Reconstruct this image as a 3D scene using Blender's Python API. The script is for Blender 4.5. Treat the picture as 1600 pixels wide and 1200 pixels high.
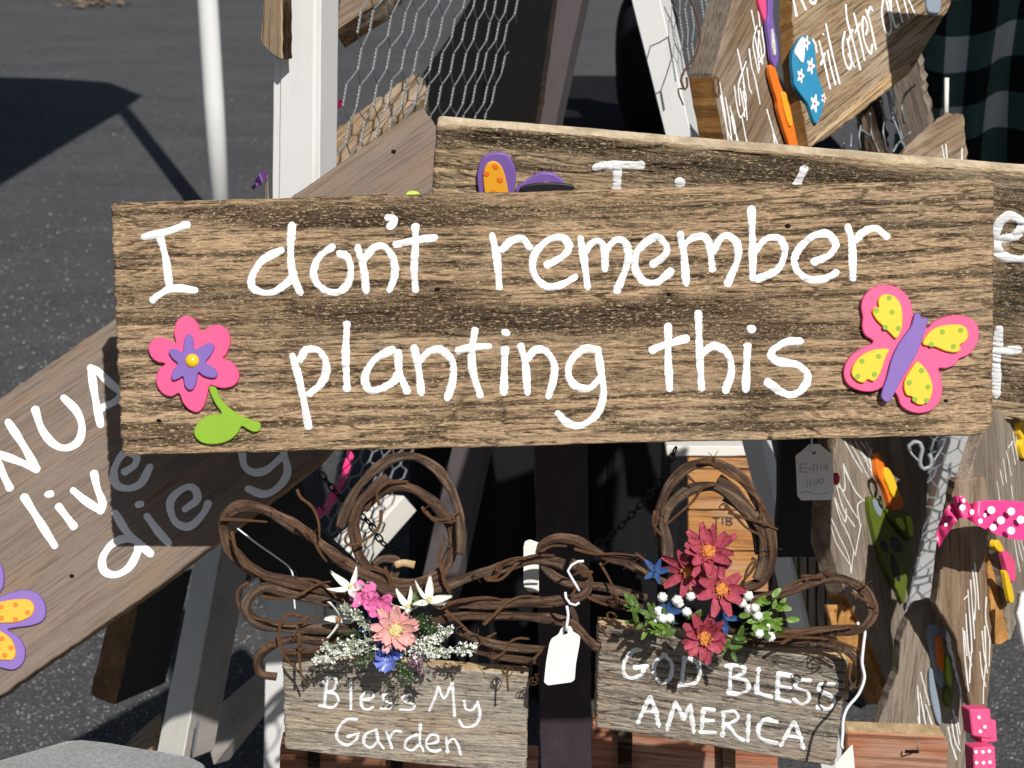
import bpy, bmesh, math, random
import numpy as np
from mathutils import Vector, Matrix
random.seed(7)
rad = math.radians
for o in list(bpy.data.objects): bpy.data.objects.remove(o)
SC = bpy.context.scene
COL = SC.collection

# ------------------------------------------------------------------ camera, sky, sun
PITCH = 20.0
FP = 2600.0                      # focal length in photo pixels (1600 wide)
CAM = Vector((0, 0, 1.55))
Rv = Vector((1, 0, 0))
Fv = Vector((0, math.cos(rad(PITCH)), -math.sin(rad(PITCH))))
Uv = Vector((0, math.sin(rad(PITCH)), math.cos(rad(PITCH))))
cd = bpy.data.cameras.new('camera')
cam = bpy.data.objects.new('camera', cd); COL.objects.link(cam)
cam.location = CAM; cam.rotation_euler = (rad(90 - PITCH), 0, 0)
cd.sensor_width = 36; cd.lens = 36 * FP / 1600
cd.clip_start = 0.05; cd.clip_end = 500
cd.dof.use_dof = True; cd.dof.focus_distance = 1.35; cd.dof.aperture_fstop = 17
SC.camera = cam
SUN_EL, SUN_AZ = 45.0, 20.0      # azimuth: light travels towards +Y, this many degrees to the left
Ldir = Vector((-math.sin(rad(SUN_AZ)) * math.cos(rad(SUN_EL)), math.cos(rad(SUN_AZ)) * math.cos(rad(SUN_EL)), -math.sin(rad(SUN_EL))))
world = bpy.data.worlds.new('World'); SC.world = world; world.use_nodes = True
wn = world.node_tree
sky = wn.nodes.new('ShaderNodeTexSky'); sky.sky_type = 'NISHITA'; sky.sun_disc = False
sky.dust_density = 1.4; sky.ozone_density = .6; sky.sun_elevation = rad(SUN_EL); sky.sun_rotation = rad(180 - SUN_AZ)
wn.links.new(sky.outputs[0], wn.nodes['Background'].inputs[0])
wn.nodes['Background'].inputs[1].default_value = 0.05
sl = bpy.data.lights.new('sun', 'SUN'); sl.energy = 5.0; sl.angle = rad(0.53); sl.color = (1, 0.965, 0.91)
sun = bpy.data.objects.new('sun', sl); COL.objects.link(sun)
sun.rotation_euler = Ldir.to_track_quat('-Z', 'Y').to_euler()
SC.view_settings.view_transform = 'Standard'; SC.view_settings.look = 'None'
SC.view_settings.exposure = -0.12; SC.view_settings.gamma = 1
SC.view_settings.use_curve_mapping = False

def PX(px, py, D):
    return CAM + D * (Fv + (px - 800) / FP * Rv - (py - 600) / FP * Uv)
def GND(px, py, z=0.0):
    d = Fv + (px - 800) / FP * Rv - (py - 600) / FP * Uv
    return CAM + d * ((z - CAM.z) / d.z)
def Z(ox, oy, s, pts):           # zoomed-view coordinates -> photo pixels
    return [(ox + p[0] / s, oy + p[1] / s) for p in pts]

# ------------------------------------------------------------------ materials
def node(nt, t, **kw):
    n = nt.nodes.new(t)
    for k, v in kw.items():
        if k.startswith('i_'):
            key = k[2:]
            n.inputs[int(key) if key.isdigit() else key].default_value = v
        else: setattr(n, k, v)
    return n
def newmat(name, col=(.5, .5, .5), rough=.6, spec=.5, metal=0, trans=0):
    m = bpy.data.materials.new(name); m.use_nodes = True
    b = m.node_tree.nodes['Principled BSDF']
    b.inputs['Base Color'].default_value = (*col, 1); b.inputs['Roughness'].default_value = rough
    b.inputs['Specular IOR Level'].default_value = spec; b.inputs['Metallic'].default_value = metal
    if trans: b.inputs['Transmission Weight'].default_value = trans
    return m
def L(m, a, b): m.node_tree.links.new(a, b)
def mapping(m, src, scale, loc=(0, 0, 0), rot=(0, 0, 0)):
    n = node(m.node_tree, 'ShaderNodeMapping'); n.inputs['Scale'].default_value = scale
    n.inputs['Location'].default_value = loc; n.inputs['Rotation'].default_value = rot
    L(m, src, n.inputs[0]); return n.outputs[0]
def noise(m, vec, scale=1, detail=4, rough=.6, dist=0):
    n = node(m.node_tree, 'ShaderNodeTexNoise'); n.inputs['Scale'].default_value = scale
    n.inputs['Detail'].default_value = detail; n.inputs['Roughness'].default_value = rough
    n.inputs['Distortion'].default_value = dist
    L(m, vec, n.inputs['Vector']); return n.outputs[0]
def ramp(m, fac, stops):
    n = node(m.node_tree, 'ShaderNodeValToRGB'); e = n.color_ramp.elements
    while len(e) < len(stops): e.new(.5)
    for x, (p, c) in zip(e, stops):
        x.position = p; x.color = (c, c, c, 1) if not hasattr(c, '__len__') else (*c, 1)
    L(m, fac, n.inputs[0]); return n.outputs[0]
def mix(m, fac, a, b, mode='MIX'):
    n = node(m.node_tree, 'ShaderNodeMix', data_type='RGBA', blend_type=mode)
    for s, v in ((0, fac), (6, a), (7, b)):
        if hasattr(v, 'links'): L(m, v, n.inputs[s])
        elif hasattr(v, '__len__'): n.inputs[s].default_value = (*v, 1)
        else: n.inputs[s].default_value = v if s == 0 else (v, v, v, 1)
    return n.outputs[2]
def mth(m, op, a, b=None, c=None):
    n = node(m.node_tree, 'ShaderNodeMath', operation=op)
    for i, v in enumerate((a, b, c)):
        if v is None: continue
        if hasattr(v, 'links'): L(m, v, n.inputs[i])
        else: n.inputs[i].default_value = v
    return n.outputs[0]
def bump(m, h, strength=.5, dist=.001, prev=None):
    n = node(m.node_tree, 'ShaderNodeBump'); n.inputs['Strength'].default_value = strength
    n.inputs['Distance'].default_value = dist; L(m, h, n.inputs['Height'])
    if prev is not None: L(m, prev, n.inputs['Normal'])
    return n.outputs[0]
def bsdf(m): return m.node_tree.nodes['Principled BSDF']
def objc(m): return node(m.node_tree, 'ShaderNodeTexCoord').outputs['Object']

def wood(name, light, mid, dark, soot=.0, seed=0, relief=False, rough=.85, bumps=.8, grain=1.0, patch=(.5, .42, .33), patchamt=.35, lines=.7, fleck=(.74, .56, .34)):
    """weathered timber, grain along local X"""
    m = newmat(name, mid, rough, .12)
    nt = m.node_tree; oc = objc(m)
    oc = mapping(m, oc, (1, 1, 1), (seed * 1.37, seed * .71, seed * .13))
    warp = noise(m, mapping(m, oc, (2.2, 7, 7)), 1, 2, .4)
    cx = node(nt, 'ShaderNodeCombineXYZ'); L(m, mth(m, 'MULTIPLY', warp, .016), cx.inputs[1])
    va = node(nt, 'ShaderNodeVectorMath', operation='ADD'); L(m, oc, va.inputs[0]); L(m, cx.outputs[0], va.inputs[1])
    wc = va.outputs[0]
    sx = 3.0 if relief else 1.0
    fib = noise(m, mapping(m, wc, (26 * grain * sx, 700 * grain, 700 * grain)), 1, 5, .7)
    bands = noise(m, mapping(m, wc, (2.2 * sx * 1.4, 80 * grain, 80 * grain)), 1, 4, .65)
    line = noise(m, mapping(m, wc, (7 * grain * sx * 1.3, 330 * grain, 330 * grain)), 1, 4, .68)
    speck = noise(m, mapping(m, wc, (230, 640, 640)), 1, 5, .75)
    pt = noise(m, mapping(m, wc, (7, 28, 28)), 1, 4, .6)
    f = mth(m, 'ADD', mth(m, 'MULTIPLY', fib, .5), mth(m, 'ADD', mth(m, 'MULTIPLY', bands, .35), mth(m, 'MULTIPLY', speck, .28)))
    col = mix(m, ramp(m, f, [(.47, 0), (.64, 1)]), mid, light)
    col = mix(m, mth(m, 'MULTIPLY', ramp(m, pt, [(.48, 0), (.62, 1)]), patchamt), col, patch)
    col = mix(m, ramp(m, fib, [(.33, .8), (.46, 0)]), col, dark)
    lm = ramp(m, line, [(.36, 1), (.45, 0)])
    col = mix(m, mth(m, 'MULTIPLY', lm, lines), col, tuple(c * .8 for c in dark))
    hgt = mth(m, 'ADD', mth(m, 'MULTIPLY', fib, .7), mth(m, 'MULTIPLY', speck, .6))
    hgt = mth(m, 'SUBTRACT', hgt, mth(m, 'MULTIPLY', lm, .6))
    if relief:
        at = node(nt, 'ShaderNodeAttribute', attribute_name='groove'); a2 = node(nt, 'ShaderNodeAttribute', attribute_name='soot')
        col = mix(m, mth(m, 'MULTIPLY', at.outputs['Fac'], .8), col, tuple(c * .7 for c in dark))
        sf = mth(m, 'ADD', mth(m, 'ADD', a2.outputs['Fac'], mth(m, 'MULTIPLY', mth(m, 'SUBTRACT', speck, .5), 4.2)), mth(m, 'MULTIPLY', mth(m, 'SUBTRACT', line, .5), 2.6))
        col = mix(m, mth(m, 'MULTIPLY', ramp(m, sf, [(.40, 0), (.80, 1)]), .9), col, tuple(c * .7 for c in dark))
    elif soot > 0:
        sn = noise(m, mapping(m, wc, (6, 30, 30)), 1, 4, .6)
        sf = mth(m, 'ADD', mth(m, 'ADD', sn, mth(m, 'MULTIPLY', mth(m, 'SUBTRACT', speck, .5), 1.6)), soot - .5)
        col = mix(m, mth(m, 'MULTIPLY', ramp(m, sf, [(.45, 0), (.75, 1)]), .9), col, tuple(c * .7 for c in dark))
    if relief: col = mix(m, mth(m, 'MULTIPLY', ramp(m, speck, [(.54, 0), (.62, 1)]), .7), col, fleck)
    L(m, col, bsdf(m).inputs['Base Color'])
    L(m, bump(m, hgt, bumps, .0011), bsdf(m).inputs['Normal'])
    return m

def saw_cut(name, a, b, seed=0):
    m = newmat(name, a, .85, .15); oc = mapping(m, objc(m), (1, 1, 1), (seed, seed, seed))
    n1 = noise(m, mapping(m, oc, (300, 120, 40), rot=(0, 0, .5)), 1, 5, .7); n2 = noise(m, mapping(m, oc, (40, 40, 40)), 1, 4, .6)
    col = mix(m, ramp(m, n1, [(.35, 0), (.65, 1)]), a, b)
    col = mix(m, ramp(m, n2, [(.4, .6), (.6, 0)]), col, tuple(c * .5 for c in a))
    L(m, col, bsdf(m).inputs['Base Color']); L(m, bump(m, n1, .6, .001), bsdf(m).inputs['Normal'])
    return m

def painted(name, col, rough=.5, grime=.12, bumpd=.0005, gl=(20, 260, 260), dirt=(.35, .3, .24)):
    m = newmat(name, col, rough, .35); oc = objc(m)
    n1 = noise(m, mapping(m, oc, gl), 1, 5, .65); n2 = noise(m, mapping(m, oc, (14, 30, 30)), 1, 5, .7)
    c = mix(m, mth(m, 'MULTIPLY', ramp(m, n2, [(.5, 0), (.75, 1)]), grime * 2), col, dirt)
    c = mix(m, ramp(m, n1, [(.3, grime), (.42, 0)]), c, dirt)
    L(m, c, bsdf(m).inputs['Base Color']); L(m, bump(m, n1, .5, bumpd), bsdf(m).inputs['Normal'])
    return m

def foam(name, col, rough=.5):
    m = newmat(name, col, rough, .35); oc = objc(m)
    n = noise(m, mapping(m, oc, (700, 700, 700)), 1, 3, .6); n2 = noise(m, mapping(m, oc, (60, 60, 60)), 1, 4, .6)
    c = mix(m, ramp(m, n2, [(.35, .16), (.6, 0)]), col, tuple(x * .72 for x in col))
    L(m, c, bsdf(m).inputs['Base Color']); L(m, bump(m, n, .25, .0003), bsdf(m).inputs['Normal'])
    return m

def bark(name, a, b, dk):
    m = newmat(name, a, .62, .35)
    uv = node(m.node_tree, 'ShaderNodeUVMap').outputs[0]; oc = objc(m)
    n1 = noise(m, mapping(m, uv, (1.3, 26, 1)), 1, 6, .75); n2 = noise(m, mapping(m, uv, (.8, 3, 1)), 1, 4, .6)
    n3 = noise(m, mapping(m, oc, (420, 420, 420)), 1, 4, .7); n4 = noise(m, mapping(m, uv, (.35, 9, 1)), 1, 4, .65)
    col = mix(m, ramp(m, n1, [(.42, 0), (.60, 1)]), a, b)
    col = mix(m, ramp(m, n2, [(.38, .75), (.56, 0)]), col, dk)
    col = mix(m, ramp(m, n4, [(.40, .95), (.47, 0)]), col, dk)
    col = mix(m, ramp(m, n3, [(.62, 0), (.72, .6)]), col, tuple(min(.6, c * 1.9) for c in b))
    L(m, col, bsdf(m).inputs['Base Color'])
    h = mth(m, 'ADD', n1, mth(m, 'MULTIPLY', n4, 1.0))
    L(m, bump(m, n3, .5, .0007, bump(m, h, 1.0, .0022)), bsdf(m).inputs['Normal'])
    return m

M = {}
M['sign_main'] = wood('barn_wood_main', (.51, .355, .212), (.25, .168, .104), (.042, .029, .02), relief=True, seed=1, patch=(.35, .27, .19), bumps=1.0, lines=.8, fleck=(.68, .49, .29))
M['sign_right'] = wood('barn_wood_right', (.56, .41, .25), (.28, .2, .125), (.036, .027, .018), relief=True, seed=5, bumps=.6)
M['plaque_a'] = wood('plaque_wood_grey', (.46, .41, .33), (.28, .245, .20), (.10, .085, .07), relief=True, seed=8, patch=(.5, .27, .11), patchamt=.28, bumps=.5, fleck=(.55, .48, .38))
M['plaque_b'] = wood('plaque_wood_brown', (.38, .335, .27), (.21, .18, .148), (.045, .037, .031), relief=True, seed=11, patch=(.33, .19, .10), patchamt=.3, bumps=.6, fleck=(.46, .39, .31))
M['left'] = wood('grey_brown_board', (.225, .18, .145), (.165, .129, .104), (.11, .084, .066), seed=14, grain=.7, patch=(.25, .165, .11), bumps=.15, patchamt=.55, lines=.35)
M['left_edge'] = saw_cut('left_board_edge', (.36, .23, .12), (.50, .36, .22), 2)
M['brown'] = wood('brown_board', (.25, .175, .112), (.155, .102, .066), (.06, .04, .027), seed=21, grain=.6, bumps=.35, lines=.35)
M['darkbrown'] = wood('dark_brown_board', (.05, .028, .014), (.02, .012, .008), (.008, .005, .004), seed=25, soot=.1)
M['tan'] = wood('tan_board', (.55, .38, .21), (.36, .235, .125), (.10, .07, .045), seed=29, bumps=.6)
M['rough'] = wood('rough_board', (.40, .285, .175), (.20, .138, .085), (.035, .025, .017), seed=33, soot=.24)
M['grey'] = wood('grey_board', (.26, .212, .165), (.165, .132, .104), (.07, .055, .043), seed=37, grain=.7, lines=.4, bumps=.4)
M['cut'] = saw_cut('saw_cut_orange', (.44, .20, .055), (.60, .33, .12), 1)
M['cut_tan'] = saw_cut('saw_cut_tan', (.52, .35, .18), (.68, .52, .32), 4)
M['cut_pale'] = saw_cut('saw_cut_pale', (.60, .47, .31), (.74, .61, .44), 5)
M['cut_brown'] = saw_cut('saw_cut_brown', (.22, .12, .055), (.34, .2, .1), 7)
M['crate'] = wood('crate_orange', (.55, .27, .10), (.40, .18, .06), (.20, .085, .03), seed=41, grain=.5, bumps=.3)
M['terra'] = wood('terracotta_stain', (.44, .18, .10), (.36, .14, .075), (.2, .08, .045), seed=43, grain=.5, bumps=.2)
M['white'] = painted('white_frame_paint', (.80, .80, .79), .5, .08)
M['cream'] = painted('cream_frame_paint', (.80, .77, .70), .55, .12, dirt=(.4, .28, .15))
M['greypaint'] = painted('grey_washed_timber', (.40, .37, .34), .6, .25, dirt=(.2, .13, .08))
M['shaded_leg_paint'] = painted('shade_toned_leg_paint', (.10, .085, .088), .6, .2, dirt=(.05, .04, .04))  # shade on the rear white leg is put into its colour
M['pole'] = painted('white_pole_paint', (.80, .81, .80), .35, .04, .0002)
M['letter'] = painted('white_lettering_paint', (.86, .87, .88), .45, .10, .0014, gl=(60, 500, 500), dirt=(.5, .45, .38))
M['letter_main'] = painted('white_brushed_paint', (.87, .88, .89), .45, .34, .0018, gl=(14, 430, 430), dirt=(.60, .56, .50))
M['letter_dim'] = painted('worn_lettering_paint', (.72, .72, .70), .6, .3, .0008, gl=(300, 300, 300), dirt=(.3, .24, .18))
M['pink'] = foam('pink_foam', (.84, .095, .25)); M['purple'] = foam('purple_foam', (.21, .12, .42))
M['yellow'] = foam('yellow_foam', (.86, .56, .025)); M['green'] = foam('green_foam', (.24, .42, .025))
M['orange'] = foam('orange_foam', (.84, .20, .02)); M['amber'] = foam('amber_foam', (.90, .42, .03))
M['blue'] = foam('blue_foam', (.03, .24, .42)); M['whitefoam'] = foam('white_foam', (.82, .82, .82))
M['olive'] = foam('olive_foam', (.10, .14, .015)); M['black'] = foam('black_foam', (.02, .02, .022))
M['lime'] = foam('lime_foam', (.45, .62, .05)); M['redfoam'] = foam('red_foam', (.5, .03, .05)); M['bluegrey'] = foam('blue_grey_foam', (.25, .3, .36))
M['vine'] = bark('vine_bark', (.125, .064, .038), (.30, .175, .108), (.045, .024, .015))
M['vine_b'] = bark('vine_bark_grey', (.135, .08, .052), (.32, .21, .135), (.05, .03, .02))
M['tendril'] = bark('tendril_bark', (.24, .11, .045), (.38, .2, .09), (.12, .05, .025))
M['wire'] = newmat('galvanised_wire', (.27, .29, .31), .45, .5, .15)
M['rustwire'] = newmat('rusty_wire', (.10, .05, .03), .6, .4, .4)
M['iron'] = newmat('black_iron', (.015, .014, .014), .5, .4)
M['ribbon'] = newmat('pink_satin', (.84, .055, .24), .35, .5); M['ribbondark'] = newmat('magenta_ribbon', (.52, .03, .18), .4, .5)
M['purpleribbon'] = newmat('purple_ribbon', (.13, .04, .2), .4, .5)
M['paper'] = painted('tag_paper', (.78, .77, .72), .7, .04, .0002, gl=(200, 200, 200)); M['string'] = newmat('white_string', (.75, .76, .80), .8, .2)
M['ink'] = newmat('pencil_ink', (.36, .36, .40), .8, .1)
M['nail'] = newmat('nail_hole', (.012, .009, .007), .9, .05)
M['petal_red'] = newmat('petal_crimson', (.37, .055, .085), .6, .25); M['petal_pink'] = newmat('petal_pink', (.74, .17, .40), .5, .3)
M['petal_salmon'] = newmat('petal_salmon', (.76, .38, .36), .6, .25); M['petal_white'] = newmat('petal_ivory', (.84, .85, .76), .6, .25)
M['petal_blue'] = newmat('petal_blue', (.03, .08, .22), .6, .25); M['petal_peri'] = newmat('petal_periwinkle', (.2, .26, .72), .35, .4)
M['petal_mauve'] = newmat('petal_mauve', (.30, .09, .22), .6, .25)
M['centre_orange'] = newmat('centre_orange', (.62, .24, .06), .8, .2); M['centre_cream'] = newmat('centre_cream', (.62, .55, .25), .8, .2)
M['berry'] = newmat('blossom_white', (.82, .82, .79), .7, .2); M['leaf'] = newmat('leaf_green', (.07, .13, .02), .5, .35)
M['leafb'] = newmat('leaf_bright', (.15, .27, .04), .45, .4); M['leafgrey'] = newmat('leaf_frosted', (.28, .31, .22), .7, .2)
M['leafdark'] = newmat('leaf_dark', (.035, .07, .02), .6, .3)
for k in ('petal_red', 'petal_pink', 'petal_salmon', 'petal_white', 'leaf', 'leafb', 'petal_blue', 'petal_peri'):
    m = M[k]; c = tuple(bsdf(m).inputs['Base Color'].default_value)[:3]
    n = noise(m, mapping(m, objc(m), (160, 160, 160)), 1, 5, .7)
    cc = mix(m, ramp(m, n, [(.38, .6), (.58, 0)]), c, tuple(x * .5 for x in c)); cc = mix(m, ramp(m, n, [(.56, 0), (.72, .55)]), cc, tuple(min(.85, x * 1.35 + .05) for x in c)); L(m, cc, bsdf(m).inputs['Base Color'])
    L(m, bump(m, n, .4, .0006), bsdf(m).inputs['Normal'])

def asphalt_mat():
    m = newmat('asphalt', (.07, .07, .075), .9, .25); oc = objc(m)
    v = node(m.node_tree, 'ShaderNodeTexVoronoi'); v.inputs['Scale'].default_value = 120; L(m, oc, v.inputs['Vector'])
    big = noise(m, mapping(m, oc, (1, 2.2, 1)), 1.5, 6, .7); fine = noise(m, oc, 210, 5, .75); mid = noise(m, oc, 26, 4, .6)
    sel = ramp(m, v.outputs['Color'], [(.60, 0), (.9, 1)])
    core = ramp(m, v.outputs['Distance'], [(.25, 1), (.5, 0)])
    base = mix(m, ramp(m, fine, [(.38, 0), (.66, 1)]), (.042, .043, .048), (.105, .105, .11))
    base = mix(m, mth(m, 'MULTIPLY', mth(m, 'MULTIPLY', sel, core), .75), base, (.30, .30, .28))
    base = mix(m, ramp(m, big, [(.38, .0), (.66, .6)]), base, (.112, .113, .118))
    base = mix(m, ramp(m, mid, [(.3, .35), (.5, 0)]), base, (.03, .03, .034))
    L(m, base, bsdf(m).inputs['Base Color'])
    h = mth(m, 'ADD', mth(m, 'MULTIPLY', core, .5), fine)
    L(m, bump(m, h, .9, .004), bsdf(m).inputs['Normal'])
    return m
M['asphalt'] = asphalt_mat()
def concrete_mat():
    m = newmat('concrete', (.36, .37, .37), .85, .2); oc = objc(m)
    n = noise(m, oc, 260, 5, .75); n2 = noise(m, oc, 18, 5, .6)
    c = mix(m, ramp(m, n, [(.35, 0), (.68, 1)]), (.24, .25, .255), (.42, .43, .43)); c = mix(m, ramp(m, n2, [(.4, .4), (.6, 0)]), c, (.24, .24, .23))
    L(m, c, bsdf(m).inputs['Base Color']); L(m, bump(m, n, .6, .002), bsdf(m).inputs['Normal']); return m
M['concrete'] = concrete_mat()
def cloth_mat(name, col, plaid=False):
    m = newmat(name, col, .9, .1); oc = objc(m)
    if plaid:
        s = node(m.node_tree, 'ShaderNodeSeparateXYZ'); uv = node(m.node_tree, 'ShaderNodeUVMap').outputs[0]; L(m, uv, s.inputs[0])
        a = mth(m, 'GREATER_THAN', mth(m, 'FRACT', s.outputs[0]), .5); b = mth(m, 'GREATER_THAN', mth(m, 'FRACT', s.outputs[1]), .5)
        t = mth(m, 'MULTIPLY', mth(m, 'ADD', a, b), .5)
        c = ramp(m, t, [(.0, (.42, .44, .45)), (.4, (.05, .09, .085)), (.9, (.008, .01, .011))]); m.node_tree.nodes[-1]
        for n in m.node_tree.nodes:
            if n.type == 'VALTORGB': n.color_ramp.interpolation = 'CONSTANT'
        L(m, c, bsdf(m).inputs['Base Color'])
    n = noise(m, oc, 900, 3, .6); L(m, bump(m, n, .3, .0005), bsdf(m).inputs['Normal']); return m
M['plaid'] = cloth_mat('plaid_cloth', (.2, .2, .2), True); M['blackcloth'] = cloth_mat('black_cloth', (.012, .012, .014))
M['canopy'] = cloth_mat('canopy_cloth', (.10, .14, .22))

# ------------------------------------------------------------------ object helpers
W = {}
def tag(o, label=None, cat=None, group=None, kind=None):
    if label: o['label'] = label
    if cat: o['category'] = cat
    if group: o['group'] = group
    if kind: o['kind'] = kind
    return o
def root(name, label, cat, mat=None, loc=None, group=None):
    o = bpy.data.objects.new(name, None); COL.objects.link(o); o.empty_display_size = .05
    Mx = mat if mat is not None else Matrix.Translation(loc if loc is not None else Vector((0, 0, 0)))
    o.matrix_world = Mx; W[o.name] = Mx.copy()
    GR = {'wooden_sign': 'painted wooden signs', 'hanging_plaque': 'lettered plaques under the wreaths', 'grapevine_wreath': 'grapevine wreaths with flowers', 'price_tag_or_sunlit_card': 'paper price tags and sunlit-patch card', 'chain': 'black iron chains'}
    return tag(o, label, cat, group or GR.get(name))
def link_mesh(name, me, parent=None, Mx=None):
    """Mx: world matrix of the object; default = parent's"""
    o = bpy.data.objects.new(name, me); COL.objects.link(o)
    if parent is not None:
        o.parent = parent; P = W[parent.name]
        if Mx is None: Mx = P
        o.matrix_basis = P.inverted() @ Mx
    else:
        Mx = Mx or Matrix.Identity(4); o.matrix_basis = Mx
    W[o.name] = Mx.copy()
    return o
def mesh(name, vs, fs, mats, parent=None, Mx=None, world=False, smooth=False, mi=None, uvs=None):
    if world:
        T = (Mx if Mx is not None else (W[parent.name] if parent is not None else Matrix.Identity(4))).inverted()
        vs = [T @ Vector(v) for v in vs]
    me = bpy.data.meshes.new(name)
    me.from_pydata([tuple(v) for v in vs], [], fs)
    for mm in (mats if isinstance(mats, (list, tuple)) else [mats]): me.materials.append(mm)
    if mi is not None: me.polygons.foreach_set('material_index', mi)
    if smooth: me.polygons.foreach_set('use_smooth', [True] * len(me.polygons))
    if uvs is not None:
        ul = me.uv_layers.new(name='UVMap'); idx = np.zeros(len(me.loops), dtype=np.int32); me.loops.foreach_get('vertex_index', idx)
        ul.data.foreach_set('uv', np.asarray(uvs, dtype=np.float32)[idx].ravel())
    me.update()
    return link_mesh(name, me, parent, Mx)

class Frame:
    """real plane through three located points; local x runs from a to b, z towards the viewer side"""
    def __init__(s, a, b, c):
        A, B, C = PX(*a), PX(*b), PX(*c)
        n = (B - A).cross(C - A).normalized()
        if n.dot(A - CAM) > 0: n = -n
        u = (B - A).normalized(); v = n.cross(u).normalized()
        s.O, s.n, s.u, s.v = A, n, u, v
        s.mat = Matrix(((u.x, v.x, n.x, A.x), (u.y, v.y, n.y, A.y), (u.z, v.z, n.z, A.z), (0, 0, 0, 1)))
    def hit(s, px, py, z=0.0):
        d = Fv + (px - 800) / FP * Rv - (py - 600) / FP * Uv
        O = s.O + s.n * z
        t = (O - CAM).dot(s.n) / d.dot(s.n)
        p = CAM + d * t - s.O
        return Vector((p.dot(s.u), p.dot(s.v), z))

def catmull(pts, step):
    pts = [Vector(p) for p in pts]
    if len(pts) == 2:
        n = max(2, int((pts[1] - pts[0]).length / step)); return [pts[0].lerp(pts[1], i / n) for i in range(n + 1)]
    P = [pts[0] * 2 - pts[1]] + pts + [pts[-1] * 2 - pts[-2]]
    out = []
    for i in range(1, len(P) - 2):
        p0, p1, p2, p3 = P[i - 1:i + 3]
        n = max(1, int(round((p2 - p1).length / step)))
        for k in range(n):
            t = k / n
            out.append(.5 * ((2 * p1) + (p2 - p0) * t + (2 * p0 - 5 * p1 + 4 * p2 - p3) * t * t + (3 * p1 - p0 - 3 * p2 + p3) * t ** 3))
    out.append(pts[-1])
    return out
def closed_spline(pts, sub=5):
    pts = [Vector(p) for p in pts]; n = len(pts); out = []
    for i in range(n):
        p0, p1, p2, p3 = pts[i - 1], pts[i], pts[(i + 1) % n], pts[(i + 2) % n]
        for k in range(sub):
            t = k / sub
            out.append(.5 * ((2 * p1) + (p2 - p0) * t + (2 * p0 - 5 * p1 + 4 * p2 - p3) * t * t + (3 * p1 - p0 - 3 * p2 + p3) * t ** 3))
    return out

# numpy value noise
def vn(x, y, s=0):
    xi = np.floor(x); yi = np.floor(y); fx = x - xi; fy = y - yi
    fx = fx * fx * (3 - 2 * fx); fy = fy * fy * (3 - 2 * fy)
    def h(a, b):
        v = np.sin(a * 127.1 + b * 311.7 + s * 74.7) * 43758.5453
        return v - np.floor(v)
    return (h(xi, yi) * (1 - fx) + h(xi + 1, yi) * fx) * (1 - fy) + (h(xi, yi + 1) * (1 - fx) + h(xi + 1, yi + 1) * fx) * fy
def fbm(x, y, s=0, o=4):
    r = 0; a = .5; t = 0
    for i in range(o): r = r + a * vn(x * 2 ** i, y * 2 ** i, s + i); t += a; a *= .55
    return r / t

def prism(out2d, thick, bev=.0012, side_ids=None):
    """outline in local xy -> verts, faces, material ids (0 front, 1 sides/back)"""
    n = len(out2d); c = sum((Vector(p[:2]) for p in out2d), Vector((0, 0))) / n
    area = sum(out2d[i][0] * out2d[(i + 1) % n][1] - out2d[(i + 1) % n][0] * out2d[i][1] for i in range(n))
    pts = [Vector(p[:2]) for p in out2d]
    if area < 0:
        pts.reverse()
        if side_ids: side_ids = list(reversed(side_ids))
    ins = []
    for i in range(n):
        a = pts[i - 1]; b = pts[i]; d = pts[(i + 1) % n]
        t = (d - a)
        if t.length < 1e-9: t = Vector((1, 0))
        t.normalize(); ins.append(b + Vector((-t.y, t.x)) * bev)
    vs = [(p.x, p.y, 0) for p in ins] + [(p.x, p.y, -bev) for p in pts] + [(p.x, p.y, -thick) for p in pts]
    fs = [list(range(n))]; mi = [0]
    for k in (0, 1):
        for i in range(n):
            j = (i + 1) % n; fs.append([k * n + i, (k + 1) * n + i, (k + 1) * n + j, k * n + j]); mi.append(0 if k == 0 else (side_ids[i] if side_ids else 1))
    fs.append([2 * n + i for i in reversed(range(n))]); mi.append(1)
    return vs, fs, mi

def rough_outline(loc, jag=.0004, step=.006, seed=0, round_r=.002, ids=None):
    """densify straight edges, wobble them and soften corners"""
    out = []; n = len(loc); rnd = random.Random(seed)
    for i in range(n):
        a = Vector(loc[i][:2]); b = Vector(loc[(i + 1) % n][:2]); d = b - a; Ln = d.length
        if Ln < 1e-6: continue
        d /= Ln; nn = Vector((-d.y, d.x)); r = min(round_r, Ln * .3)
        k = max(1, int((Ln - 2 * r) / step))
        for j in range(k + 1):
            t = r + (Ln - 2 * r) * j / k
            out.append(a + d * t + nn * rnd.gauss(0, jag))
            if ids is not None: ids.append(i)
    return out

def slab(parent, fr, poly_px, thick, mats, name='board', z=0, seed=0, jag=.0004, round_r=.002, step=.006, bev=.0012, edges=None):
    loc = [fr.hit(px, py, z) for px, py in poly_px]
    ids = []; ol = rough_outline(loc, jag, step, seed, round_r, ids)
    sid = [edges.get(e, 1) for e in ids] if edges else None
    vs, fs, mi = prism(ol, thick, bev, sid)
    vs = [(x, y, zz + z) for x, y, zz in vs]
    if not isinstance(mats, (list, tuple)): mats = [mats, mats]
    return mesh(name, vs, fs, list(mats), parent, fr.mat, mi=mi)

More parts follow.
